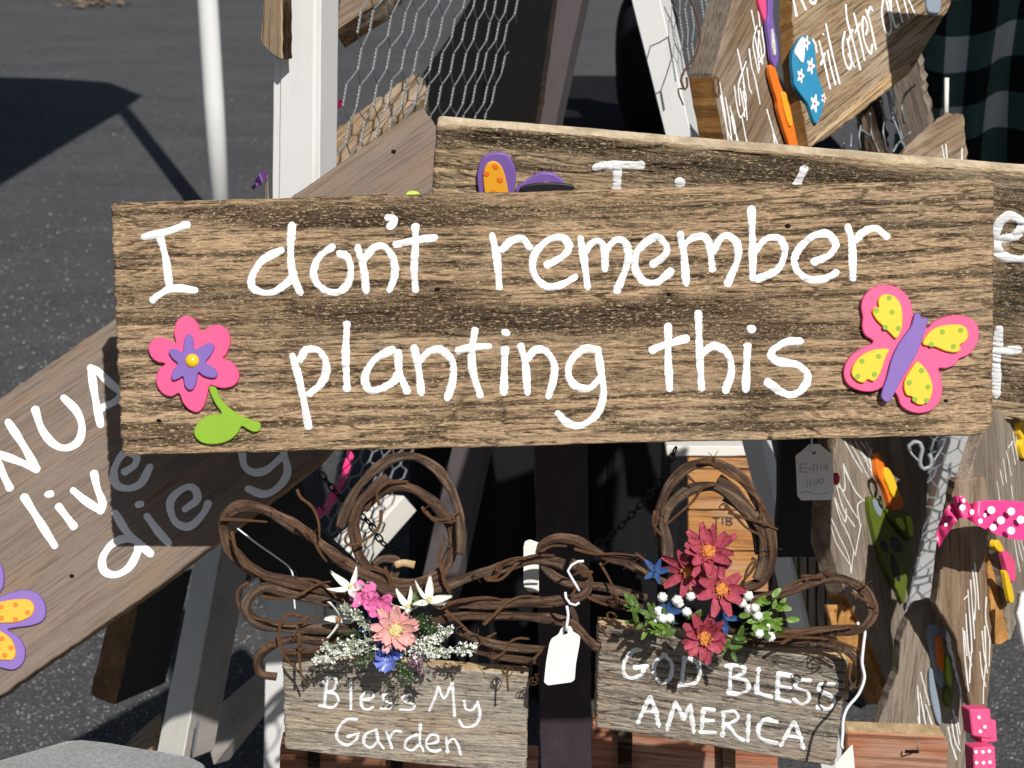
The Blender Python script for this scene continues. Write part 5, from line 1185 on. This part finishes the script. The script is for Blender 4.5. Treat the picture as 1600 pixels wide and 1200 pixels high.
Tn = [z2([(50, 415), (150, 420), (300, 430)]), z2([(110, 480), (130, 570), (170, 650), (230, 700), (300, 745)]), z2([(200, 755), (150, 790), (140, 850), (180, 920), (300, 960), (450, 975), (540, 955), (590, 945)]), z2([(270, 830), (400, 842), (500, 805), (570, 765), (660, 745)]), z2([(470, 735), (560, 745), (640, 790), (710, 850)]), z2([(460, 255), (480, 300), (540, 350), (575, 430), (580, 530)]), z2([(455, 440), (530, 500), (580, 590), (620, 645)]), z2([(1130, 350), (1160, 395), (1230, 420), (1290, 400), (1335, 370)]), z2([(1150, 375), (1200, 425), (1280, 430), (1360, 408)]), z2([(910, 365), (905, 440), (860, 500), (780, 550), (730, 550), (718, 515), (740, 480)]), z2([(900, 340), (890, 270), (960, 215), (1055, 215)]), z2([(1248, 520), (1220, 620), (1240, 710), (1280, 815)]), z2([(870, 665), (940, 710), (960, 785)]), z2([(1040, 768), (1120, 800)]), z2([(480, 935), (400, 930), (370, 990), (365, 1060), (390, 1120), (440, 1140)]),
 z3([(250, 290), (185, 280), (135, 330), (125, 430), (175, 530), (240, 600), (272, 660)]), z3([(290, 285), (240, 330), (200, 400)]), z3([(235, 380), (235, 500), (245, 610)]), z3([(190, 490), (280, 478), (370, 458)]), z3([(1000, 245), (1100, 205), (1250, 185), (1330, 198)]), z3([(1235, 335), (1300, 275), (1370, 210), (1450, 180), (1545, 185)]), z3([(1225, 430), (1265, 400), (1305, 378)]), z3([(1280, 520), (1340, 490), (1380, 430), (1430, 408), (1485, 412)]), z3([(1030, 255), (1090, 310), (1150, 365)]), z3([(700, 20), (730, 90), (740, 135)]), z3([(1240, 85), (1310, 70), (1340, 10), (1400, -20)]), z3([(1010, 0), (1020, 100), (1055, 165)]), z4([(50, 700), (75, 655), (150, 625), (220, 622)]), z4([(0, 740), (80, 735), (180, 640), (260, 610), (365, 608)]), z3([(1500, 530), (1550, 480), (1610, 440)])]
for i, p in enumerate(Tn): vine(ringl, p, 2.7, DW - .010, .008, 'tendril', 'tendril', 50 + i, .08, (1, .6))
# curly fine tendrils
def curl(parent, c, r, turns, seed, D=DW - .012, w=1.1):
    rnd = random.Random(seed); P = []
    for i in range(int(turns * 10)):
        a = i * .63 + seed; q = r * (.4 + .6 * abs(math.sin(i * .17 + seed)))
        P.append(PX(c[0] + q * math.cos(a) + rnd.gauss(0, r * .12), c[1] + q * math.sin(a) * .9 + i * .25, D + .003 * math.sin(i)))
    tube(parent, P, w * D / FP, M['tendril'], 'curly_tendril', 5, 0, (1, .7), .003)
for i, (x, y, r, n) in enumerate(((792, 1045, 9, 2.5), (470, 1010, 6, 2), (740, 1000, 12, 2), (835, 1060, 8, 2.5), (460, 998, 5, 1.5), (722, 985, 9, 1.6))): curl(ringl, (x, y), r, n, i + 2)
vine(ringl, z3([(1365, 560), (1365, 620), (1370, 690)]), 1.6, DW - .012, 0, 'tendril', 'tendril', 90, 0)
vine(ringl, z3([(1370, 690), (1372, 694)]), 2.6, DW - .012, 0, 'rustwire', 'knob', 91, 0)
stub = vine(ringl, z2([(985, 660), (1030, 650), (1090, 662)]), 6.0, DW + .004, 0, 'cut_tan', 'cut_stub', 92, .1, (1, 1))
stub['label'] = 'pale freshly cut vine stub'

ringr = root('grapevine_wreath', 'grapevine wreath with crimson daisies and white blossoms above the God Bless America plaque', 'wreath', loc=PX(1110, 900, 1.31))
V = [
 (z5([(290, 600), (250, 520), (240, 400), (265, 290), (330, 190), (430, 125), (530, 112), (620, 150), (700, 215), (760, 320), (805, 400), (840, 500), (848, 600), (820, 700), (760, 765), (680, 790)]), 7.6, .0),
 (z5([(290, 640), (278, 520), (262, 420), (310, 330), (400, 265), (500, 238), (580, 262), (680, 340), (760, 430), (795, 530), (800, 640), (765, 740)]), 7.8, -.004),
 (z5([(560, 195), (650, 260), (720, 350), (770, 450), (825, 560)]), 6.2, .004),
 (z5([(590, 300), (680, 370), (750, 480), (770, 600)]), 5.0, .008),
 (z4([(285, 600), (300, 548), (380, 515), (470, 528), (560, 575), (650, 625), (760, 650), (880, 720), (960, 760)]), 7.0, -.004),
 (z4([(285, 600), (310, 670), (380, 735), (470, 765), (600, 775), (740, 808), (860, 835)]), 6.5, .004),
 (z4([(560, 830), (700, 855), (840, 885)]), 4.2, .002),
 (z4([(430, 860), (470, 930), (500, 1010), (590, 1080), (600, 1100)]), 4.0, .006),
 (z5([(730, 860), (850, 825), (960, 792), (1050, 752), (1160, 732), (1250, 745), (1330, 790), (1375, 860), (1382, 925), (1345, 985), (1290, 1010), (1200, 1012), (1050, 1022), (900, 1022), (800, 1015)]), 7.6, .0),
 (z6([(900, 330), (1100, 325), (1280, 325), (1400, 345), (1465, 390), (1492, 450), (1480, 510), (1440, 545)]), 6.5, .012),
 (z5([(600, 1000), (760, 1050), (900, 1070), (1050, 1075)]), 5.0, .008),
]
for i, (p, r, dz) in enumerate(V): vine(ringr, p, r, DW + dz, mat='vine_b' if i % 2 else 'vine', seed=100 + i)
Tn = [z5([(455, 108), (510, 112), (570, 152), (650, 200), (740, 252), (788, 320), (780, 410)]), z5([(545, 228), (470, 250), (420, 320), (330, 400), (255, 465)]), z5([(218, 370), (208, 440), (250, 500), (322, 560)]), z5([(610, 378), (700, 410), (800, 440), (875, 470)]), z5([(600, 340), (650, 400), (720, 470), (845, 522)]), z5([(600, 770), (680, 795), (750, 780), (802, 735)]), z5([(745, 640), (710, 690), (690, 775)]), z5([(735, 625), (760, 640), (730, 700), (660, 780)]), z4([(470, 575), (580, 602), (700, 600), (805, 612)]), z4([(800, 600), (830, 620), (890, 665)]), z4([(608, 648), (660, 740), (700, 830)]), z4([(290, 590), (350, 560), (430, 560)]), z5([(760, 865), (900, 795), (1000, 740), (1130, 722)]), z5([(865, 1042), (1000, 1050), (1150, 1060), (1310, 1112)]), z5([(890, 1085), (960, 1045), (1050, 1010), (1200, 990), (1295, 985)]), z5([(1270, 805), (1330, 845), (1405, 885)]), z6([(1445, 420), (1440, 500), (1470, 540)]), z4([(570, 700), (500, 700), (460, 720)]), z4([(450, 830), (480, 790), (500, 760)]), z4([(540, 830), (600, 860), (700, 890), (790, 905)]), z5([(1000, 720), (1060, 722), (1020, 745)]), z5([(1145, 690), (1160, 720)]), z5([(395, 185), (430, 220)]), z6([(250, 240), (260, 280), (290, 300)]), z6([(370, 240), (440, 250)])]
for i, p in enumerate(Tn): vine(ringr, p, 2.5, DW - .010, .008, 'tendril', 'tendril', 150 + i, .08, (1, .6))
for i, (x, y, r, n) in enumerate(((958, 935, 11, 3), (1310, 1010, 11, 2.4), (1283, 1030, 9, 2), (955, 960, 8, 2), (1130, 790, 6, 2), (1300, 1000, 8, 1.5), (960, 700 + 240, 6, 2))): curl(ringr, (x, y), r, n, i + 12, DW - .012)

# fine broken twigs and bark shreds
def twigs(parent, anchors, n, seed):
    rnd = random.Random(seed)
    for k in range(n):
        x, y = rnd.choice(anchors); a = rnd.random() * 6.28; l = rnd.uniform(8, 24); b = a + rnd.uniform(-.9, .9)
        p = [(x, y), (x + l * .5 * math.cos(a), y + l * .5 * math.sin(a)), (x + l * .5 * math.cos(a) + l * .5 * math.cos(b), y + l * .5 * math.sin(a) + l * .5 * math.sin(b))]
        D = DW - .008
        tube(parent, [PX(p[0][0], p[0][1], D + .006), PX(*p[1], D - .002), PX(*p[2], D - rnd.uniform(0, .008))], rnd.uniform(.6, 1.3) * D / FP, M['tendril'], 'twig', 5, 0, (1, .4), .003)
twigs(ringl, [q for p in (z2([(100, 370), (300, 370), (520, 500), (700, 640), (800, 330), (1180, 320), (1290, 560), (230, 690), (450, 755), (200, 850), (1250, 775), (1400, 720)]), z3([(1080, 290), (1400, 285), (1300, 442), (1560, 540), (1200, 410), (60, 470), (1170, 370), (1250, 500)])) for q in p], 46, 4)
twigs(ringr, [q for p in (z5([(240, 400), (330, 190), (530, 112), (700, 215), (805, 400), (848, 600), (260, 420), (1050, 752), (1330, 790), (1382, 925), (1200, 1012), (1150, 1060)]), z4([(380, 515), (650, 625), (760, 650), (600, 775), (700, 870), (840, 640)])) for q in p], 42, 5)

# flowers ------------------------------------------------------------------
def petal_mesh(Ln, Wd, cup, tip, notch=0, nx=6, ny=4):
    vs = []; fs = []
    for i in range(nx + 1):
        s = i / nx; w = Wd * (math.sin(math.pi * min(1, s ** .85 * .90 + .03)) ** .62) * (1 - tip * s * s) + Wd * .12
        for j in range(-ny // 2, ny // 2 + 1):
            q = j / (ny / 2); x = Ln * s - notch * Ln * (1 - abs(q)) * (s ** 6)
            z = cup * Ln * s * s * .6 + cup * .25 * Ln * q * q * s - .05 * Ln * math.sin(s * 6) * (1 - q * q) + .035 * Ln * math.cos(q * 6.28) * s
            vs.append((x, q * w / 2, z))
    m = ny + 1
    for i in range(nx):
        for j in range(ny): fs.append([i * m + j, (i + 1) * m + j, (i + 1) * m + j + 1, i * m + j + 1])
    return vs, fs
def flower(parent, px, py, D, r_px, n, wid, mat, cmat, c_r=.22, cup=.15, tilt=(0, 0), layers=1, tip=.2, name='flower', label=None, seed=0, notch=0, jit=.15, csph=True):
    rnd = random.Random(seed + int(px)); R = r_px * D / FP
    n_ = -Fv + Rv * tilt[0] + Uv * tilt[1]; n_.normalize(); u = Uv.cross(n_).normalized(); v = n_.cross(u); c = PX(px, py, D)
    Mx = Matrix(((u.x, v.x, n_.x, c.x), (u.y, v.y, n_.y, c.y), (u.z, v.z, n_.z, c.z), (0, 0, 0, 1)))
    # centre is the flower's own mesh, petals are its sub-parts
    vs = []; fs = []; A, B = 12, 6; rc = R * c_r
    for j in range(B + 1):
        for i in range(A):
            e = j / B * 1.57; a = 6.2832 * i / A; q = 1 + rnd.uniform(-.16, .16)
            vs.append((rc * math.cos(e) * math.cos(a) * q, rc * math.cos(e) * math.sin(a) * q, rc * .7 * math.sin(e) * q + R * .03))
    for j in range(B):
        for i in range(A): fs.append([j * A + i, j * A + (i + 1) % A, (j + 1) * A + (i + 1) % A, (j + 1) * A + i])
    if name == 'flower' and rc > .002:    # stamens standing round the centre
        for k in range(26):
            a = rnd.random() * 6.28; rr = rc * rnd.uniform(.5, 1.25); h = rc * rnd.uniform(.5, 1.1); b = Vector((rr * math.cos(a), rr * math.sin(a), 0)); e = b * 1.15 + Vector((0, 0, h)); s = rc * .09; k0 = len(vs)
            vs += [b + Vector((s, 0, 0)), b + Vector((-s, s, 0)), b + Vector((-s, -s, 0)), e + Vector((s * 1.4, 0, 0)), e + Vector((-s, s, 0)), e + Vector((-s, -s, s))]
            fs += [[k0, k0 + 1, k0 + 4, k0 + 3], [k0 + 1, k0 + 2, k0 + 5, k0 + 4], [k0 + 2, k0, k0 + 3, k0 + 5], [k0 + 3, k0 + 4, k0 + 5]]
    fo = mesh(name, vs, fs, M[cmat], parent, Mx, smooth=False)
    if label: fo['label'] = label
    for ly in range(layers):
        for k in range(n):
            L_ = R * (1 - .22 * ly) * rnd.uniform(1 - jit, 1 + jit)
            pv, pf = petal_mesh(L_, R * wid * rnd.uniform(.9, 1.1), cup + .3 * ly + rnd.uniform(-.12, .12), tip, notch)
            a = 6.2832 * (k + .5 * ly) / n + rnd.uniform(-.16, .16)
            Rm = Mx @ Matrix.Rotation(a, 4, 'Z') @ Matrix.Translation((R * .06, 0, R * .02 * ly)) @ Matrix.Rotation(rnd.uniform(-.45, .45), 4, 'X') @ Matrix.Rotation(rnd.uniform(-.22, .22), 4, 'Y')
            mesh('petal', pv, pf, M[mat], fo, Rm, smooth=True)
    return fo
DF = 1.275
# left wreath flowers
flower(ringl, 548, 918, DF, 29, 5, .44, 'petal_white', 'centre_cream', .12, .8, (-.3, 1.0), tip=.7, label='ivory lily opening upwards')
flower(ringl, 638, 948, DF, 29, 5, .44, 'petal_white', 'centre_cream', .14, .8, (-.1, 1.1), tip=.7, label='ivory lily', seed=1)
flower(ringl, 670, 938, DF - .002, 30, 5, .44, 'petal_white', 'centre_cream', .14, .8, (.3, 1.0), tip=.7, label='ivory lily', seed=2)
flower(ringl, 530, 968, DF, 26, 4, .48, 'petal_white', 'centre_orange', .16, .6, (-1.2, .1), tip=.65, label='ivory lily with orange centre', seed=3)
flower(ringl, 571, 931, DF - .004, 24, 6, .62, 'petal_pink', 'petal_pink', .20, .4, (-.2, .4), tip=-.1, label='bright pink blossom', seed=4)
flower(ringl, 594, 948, DF - .006, 24, 6, .62, 'petal_pink', 'petal_pink', .22, .5, (.2, .1), layers=2, tip=-.1, label='bright pink double blossom', seed=5)
flower(ringl, 618, 985, DF - .010, 38, 9, .36, 'petal_salmon', 'centre_cream', .26, .3, (.1, .15), layers=2, tip=-.05, notch=.12, label='salmon pink daisy', seed=6)
flower(ringl, 596, 1002, DF, 24, 4, .62, 'petal_peri', 'petal_peri', .14, .2, (-.3, -.1), tip=0, label='periwinkle blossom', seed=7)
flower(ringl, 606, 1022, DF - .004, 24, 5, .66, 'petal_peri', 'petal_blue', .2, .9, (.0, -.4), layers=2, tip=-.1, label='periwinkle bell', seed=8)
flower(ringl, 585, 985, DF + .006, 22, 4, .6, 'petal_blue', 'petal_blue', .14, .2, (-.3, .3), tip=0, label='dark blue blossom', seed=9)
def sprig(parent, a, b, D, n, spread, blob_px, mat, stem='leafgrey', seed=0, name='sprig', label=None, leaves=True, flat=.6):
    """stem with many small blossoms; one part"""
    rnd = random.Random(seed); P0, P1 = PX(a[0], a[1], D), PX(b[0], b[1], D - .006); vs = []; fs = []; mi = []
    k0 = len(fs); rod(vs, fs, P0, P1, 1.0 * D / FP, 5); mi += [1] * (len(fs) - k0)
    for _ in range(n):
        t = rnd.random() ** .8; c = P0.lerp(P1, t) + (Rv * rnd.gauss(0, spread) + Uv * rnd.gauss(0, spread) * flat + Fv * rnd.gauss(-.3, spread * .5 * FP / D) * 0) * (D / FP) - Fv * rnd.uniform(-.006, .008)
        k0 = len(fs); rod(vs, fs, P0.lerp(P1, max(0, t - .15)), c, .5 * D / FP, 3); mi += [1] * (len(fs) - k0)
        for _2 in range(2 if blob_px < 3 else 3):
            cc = c + Vector((rnd.gauss(0, 1), rnd.gauss(0, 1), rnd.gauss(0, 1))) * blob_px * .55 * D / FP; r = blob_px * rnd.uniform(.5, 1.05) * D / FP * .8; k = len(vs)
            q = Matrix.Rotation(rnd.random() * 3, 3, Vector((rnd.random(), rnd.random(), .1 + rnd.random())).normalized())
            for d in ((1, 0, 0), (-1, 0, 0), (0, 1, 0), (0, -1, 0), (0, 0, 1), (0, 0, -1)): vs.append(cc + q @ Vector(d) * r)
            for tri in ((0, 2, 4), (2, 1, 4), (1, 3, 4), (3, 0, 4), (2, 0, 5), (1, 2, 5), (3, 1, 5), (0, 3, 5)): fs.append([k + i for i in tri]); mi.append(0)
        if leaves and rnd.random() < .8:
            c2 = P0.lerp(P1, t); d = (Rv * rnd.gauss(0, 1) + Uv * rnd.gauss(0, 1) - Fv * rnd.random() * .5).normalized(); l = rnd.uniform(7, 14) * D / FP; w = d.cross(Fv).normalized() * l * .16; k = len(vs)
            vs += [c2, c2 + d * l * .5 + w, c2 + d * l, c2 + d * l * .5 - w]; fs.append([k, k + 1, k + 2, k + 3]); mi.append(1)
    o = mesh(name, vs, fs, [M[mat], M[stem]], parent, world=True, mi=mi)
    if label: o['label'] = label
    return o
sprig(ringl, (585, 1010), (492, 1032), DF, 69, 6, 3.6, 'petal_white', 'leafgrey', 1)
sprig(ringl, (585, 1000), (508, 1012), DF, 39, 6, 3.0, 'petal_white', 'leafgrey', 2)
sprig(ringl, (590, 990), (535, 945), DF + .004, 60, 8, 2.6, 'berry', 'leafgrey', 3)
sprig(ringl, (600, 1010), (562, 1035), DF, 30, 7, 2.6, 'leafgrey', 'leafdark', 4)
sprig(ringl, (640, 1020), (700, 985), DF, 66, 7, 3.2, 'petal_white', 'leafgrey', 5)
sprig(ringl, (640, 1025), (745, 1012), DF, 72, 6, 3.2, 'berry', 'leafgrey', 6)
sprig(ringl, (650, 1010), (690, 1025), DF - .004, 51, 9, 3.0, 'petal_white', 'leafgrey', 7)
sprig(ringl, (630, 1020), (648, 1000), DF - .004, 33, 8, 2.8, 'berry', 'leafgrey', 8)
sprig(ringl, (640, 1020), (672, 1055), DF, 75, 6, 2.3, 'petal_mauve', 'leafgrey', 9, label='mauve heather sprig')
sprig(ringl, (625, 1030), (640, 1070), DF, 36, 7, 2.2, 'leafgrey', 'leafdark', 10)
sprig(ringl, (600, 980), (660, 975), DF + .012, 75, 16, 2.4, 'leafdark', 'leafdark', 11)
sprig(ringl, (560, 985), (620, 1020), DF + .012, 105, 16, 2.6, 'leafdark', 'leafdark', 12)
sprig(ringl, (650, 960), (690, 1000), DF + .012, 60, 12, 2.2, 'leafgrey', 'leafdark', 13)

# right wreath flowers
flower(ringr, 1107, 862, DF - .006, 43, 11, .33, 'petal_red', 'centre_orange', .24, .25, (.0, .25), layers=2, tip=.05, label='crimson daisy, topmost', seed=20)
flower(ringr, 1076, 893, DF + .002, 40, 10, .34, 'petal_red', 'centre_orange', .2, .2, (-.3, -.2), layers=1, tip=.05, label='crimson daisy half hidden', seed=21)
flower(ringr, 1127, 921, DF - .010, 40, 9, .40, 'petal_red', 'centre_orange', .25, .25, (.15, .1), layers=1, tip=.05, label='crimson daisy in the middle', seed=22)
flower(ringr, 1100, 996, DF - .012, 37, 10, .38, 'petal_red', 'centre_orange', .26, .2, (.0, -.25), layers=2, tip=.05, label='crimson daisy, lowest', seed=23)
flower(ringr, 1025, 893, DF, 22, 5, .45, 'petal_blue', 'petal_blue', .12, .3, (-.3, .4), tip=.6, label='blue blossom', seed=24)
flower(ringr, 1044, 955, DF + .002, 22, 5, .5, 'petal_blue', 'petal_blue', .12, .3, (0, 0), tip=.5, label='blue blossom', seed=25)
flower(ringr, 1128, 964, DF + .002, 28, 5, .45, 'petal_blue', 'petal_blue', .12, .3, (.3, -.2), tip=.6, label='blue blossom', seed=26)
def lumpy(parent, px, py, D, r_px, mat, name, seed):
    rnd = random.Random(seed); c = PX(px, py, D); R = r_px * D / FP; bm = bmesh.new(); bmesh.ops.create_icosphere(bm, subdivisions=3, radius=1)
    for v in bm.verts:
        d = v.co.normalized(); q = 1 + .16 * math.sin(d.x * 9 + seed) * math.sin(d.y * 8 + 1) + .12 * math.sin(d.z * 15 + d.x * 11 + seed) + .06 * math.sin(d.y * 31 + d.z * 23)
        v.co = d * q * R
    me = bpy.data.meshes.new(name); bm.to_mesh(me); bm.free(); me.materials.append(M[mat]); me.polygons.foreach_set('use_smooth', [True] * len(me.polygons))
    return link_mesh(name, me, parent, Matrix.Translation(c))
for i, (x, y, r) in enumerate(((1035, 933, 7.5), (1058, 938, 8), (1061, 943, 7), (1079, 932, 7), (1029, 955, 7.5), (1024, 967, 7), (1035, 966, 8), (1046, 966, 7.5), (1073, 956, 7.5), (1169, 931, 7.5), (1159, 942, 7.5), (1171, 952, 8), (1179, 950, 7), (1184, 962, 7.5), (1200, 978, 7), (1186, 990, 7.5), (1203, 995, 8), (1176, 955, 6))):
    lumpy(ringr, x, y, DF - .004 + .002 * (i % 3), r, 'berry', 'white_blossom', i)
def leafset(parent, x0, y0, x1, y1, n, l_px, mat, seed, wid=.42, spread=.9, D=DF + .004):
    rnd = random.Random(seed); a = Vector((x0, y0)); b = Vector((x1, y1)); d = (b - a).normalized()
    st = tube(parent, [PX(x0, y0, D + .004), PX((x0 + x1) / 2, (y0 + y1) / 2 - 2, D), PX(x1, y1, D)], 1.1 * D / FP, M['leafdark'], 'leaf_stem', 5, 0, (1, .6))
    for k in range(n):
        p = a.lerp(b, rnd.uniform(.05, 1)); s = rnd.choice((-1, 1)); ang = math.atan2(d.y, d.x) + s * rnd.uniform(.2, spread); l = l_px * rnd.uniform(.7, 1.15) * D / FP
        pv, pf = petal_mesh(l, l * wid, rnd.uniform(-.1, .5), .3)
        u = (Rv * math.cos(ang) - Uv * math.sin(ang)) - Fv * rnd.uniform(-.3, .6); u.normalize(); n_ = (-Fv + Rv * rnd.uniform(-.5, .5) + Uv * rnd.uniform(-.1, .8)); n_ = (n_ - u * n_.dot(u)).normalized(); v = n_.cross(u); c = PX(p.x, p.y, D - rnd.uniform(0, .008))
        mesh('leaf', pv, pf, M[mat], st, Matrix(((u.x, v.x, n_.x, c.x), (u.y, v.y, n_.y, c.y), (u.z, v.z, n_.z, c.z), (0, 0, 0, 1))), smooth=True)
leafset(ringr, 1060, 975, 985, 945, 16, 22, 'leaf', 1); leafset(ringr, 1060, 985, 990, 970, 16, 22, 'leaf', 2); leafset(ringr, 1050, 980, 1010, 985, 10, 20, 'leafb', 3)
leafset(ringr, 1160, 975, 1228, 942, 12, 19, 'leafb', 4, .5); leafset(ringr, 1160, 985, 1230, 968, 14, 19, 'leafb', 5, .5); leafset(ringr, 1140, 1000, 1190, 985, 14, 19, 'leaf', 6, .5)
leafset(ringr, 1120, 985, 1145, 1020, 9, 22, 'leaf', 7); leafset(ringr, 1060, 960, 1110, 965, 12, 20, 'leaf', 8, D=DF + .012); leafset(ringr, 1180, 990, 1215, 990, 8, 16, 'leaf', 9); leafset(ringr, 1150, 965, 1212, 930, 8, 18, 'leafb', 10, .5)
leafset(ringl, 640, 960, 655, 935, 6, 16, 'leaf', 11, .3); leafset(ringl, 560, 935, 575, 905, 5, 15, 'leafgrey', 12, .25)
# ------------------------------------------------------------------ tags and string
def price_tag_or_sunlit_card(label, poly, D, hole, tilt=.0, mat='paper'):
    xs = [p[0] for p in poly]; ys = [p[1] for p in poly]
    fr = Frame((min(xs), min(ys), D), (max(xs), min(ys), D + tilt), (min(xs), max(ys), D + .004))
    tg = sign_root('price_tag_or_sunlit_card', label, 'tag', fr, sum(p[0] for p in poly) / len(poly), max(p[1] for p in poly))
    slab(tg, fr, poly, .0007, [M[mat], M[mat]], 'card', jag=0, round_r=.0006, step=.05, bev=.0001)
    if hole: cutout(tg, fr, disc_pts(hole[0], hole[1], 2.8, 12), 0, .0002, M['nail'], 'hole', spline=False, bev=.00005)
    return tg, fr
tg, fr = price_tag_or_sunlit_card('blank white scalloped price tag on white string between the two plaques', Z(760, 690, 3.4286, [(432, 985), (455, 992), (465, 1018), (490, 1032), (503, 1045), (500, 1080), (480, 1190)]) + [(898, 1062), (893, 1066), (856, 1071), (850, 1066)] + Z(760, 690, 3.4286, [(320, 1180), (338, 1080), (350, 1055), (375, 1040), (388, 1030), (398, 1005), (415, 988)]), DF - .01, (884.5, 988), .004)
tube(tg, [PX(x, y, DF - .014) for x, y in Z(760, 690, 3.4286, [(522, 640), (490, 642), (455, 662), (436, 692), (452, 722), (478, 765), (498, 800)])], .0011, M['string'], 'string', 6)
tube(tg, [PX(x, y, DF - .014) for x, y in Z(760, 690, 3.4286, [(422, 806), (426, 838), (448, 868), (478, 876), (498, 862)])], .0011, M['string'], 'string', 6)
tube(tg, [PX(x, y, DF - .014) for x, y in Z(760, 690, 3.4286, [(430, 880), (438, 930), (430, 985), (432, 1015)])], .0012, M['string'], 'string', 6)
tg, fr = price_tag_or_sunlit_card('white price tag at the bottom edge hung from the long white string', [(1325, 1170), (1332, 1163), (1334, 1180), (1338, 1230), (1300, 1230), (1306, 1192), (1318, 1178)], DF - .004, None)
tube(tg, [PX(x, y, DF + .022) for x, y in Z(860, 900, 3.077, [(1475, 222), (1490, 250), (1512, 262), (1505, 330), (1498, 420), (1510, 490), (1480, 570), (1430, 630), (1408, 690), (1405, 760), (1400, 810), (1405, 830)])], .0013, M['string'], 'string', 6)
tg, fr = price_tag_or_sunlit_card('shaded paper price tag with faint handwriting right of the right wreath', [(1264, 694), (1281, 694), (1290, 702), (1301, 710), (1303, 770), (1299, 781), (1252, 782), (1246, 775), (1243, 712), (1254, 704)], 1.47, (1272, 707), .002)
strokes(tg, fr, [[(1262, 725), (1252, 726), (1251, 736), (1262, 738)], [(1252, 731), (1259, 731)], [(1264, 732), (1268, 732)], [(1272, 725), (1271, 736)], [(1277, 725), (1277, 736)], [(1283, 725), (1283, 736)], [(1289, 725), (1287, 731), (1294, 730)], [(1293, 726), (1292, 736)], [(1262, 750), (1261, 760)], [(1267, 750), (1266, 760)], [(1271, 759)], [(1275, 749), (1272, 754), (1276, 757), (1279, 751), (1275, 749)], [(1283, 747), (1280, 752), (1284, 755), (1287, 749), (1283, 747)], [(1250, 770), (1262, 768), (1275, 772), (1296, 770)]], 1.3, M['ink'], 'handwriting', z=.0003)
tube(tg, [PX(1272, 707, 1.468), PX(1268, 690, 1.465), PX(1276, 660, 1.45)], .0008, M['string'], 'string', 5)
tg, fr = price_tag_or_sunlit_card('small white card standing for a sunlit patch of post behind the left wreath tip', [(820, 846), (828, 843), (842, 848), (842, 926), (825, 924), (818, 915), (818, 855)], 1.36, None)  # white card stands in for a sunlit patch on a white post
tube(ringl, [PX(x, y, 1.36) for x, y in Z(330, 690, 3.429, [(140, 465), (250, 550), (350, 620), (430, 690), (440, 800), (455, 960)])], .0008, M['string'], 'hanging_thread', 5)
blob(root('red_bead', 'small red bead beside the shaded price tag', 'bead', loc=PX(1306, 748, 1.5)), PX(1306, 748, 1.5), .0035, .0035, .0055, M['redfoam'], 'bead', 2)
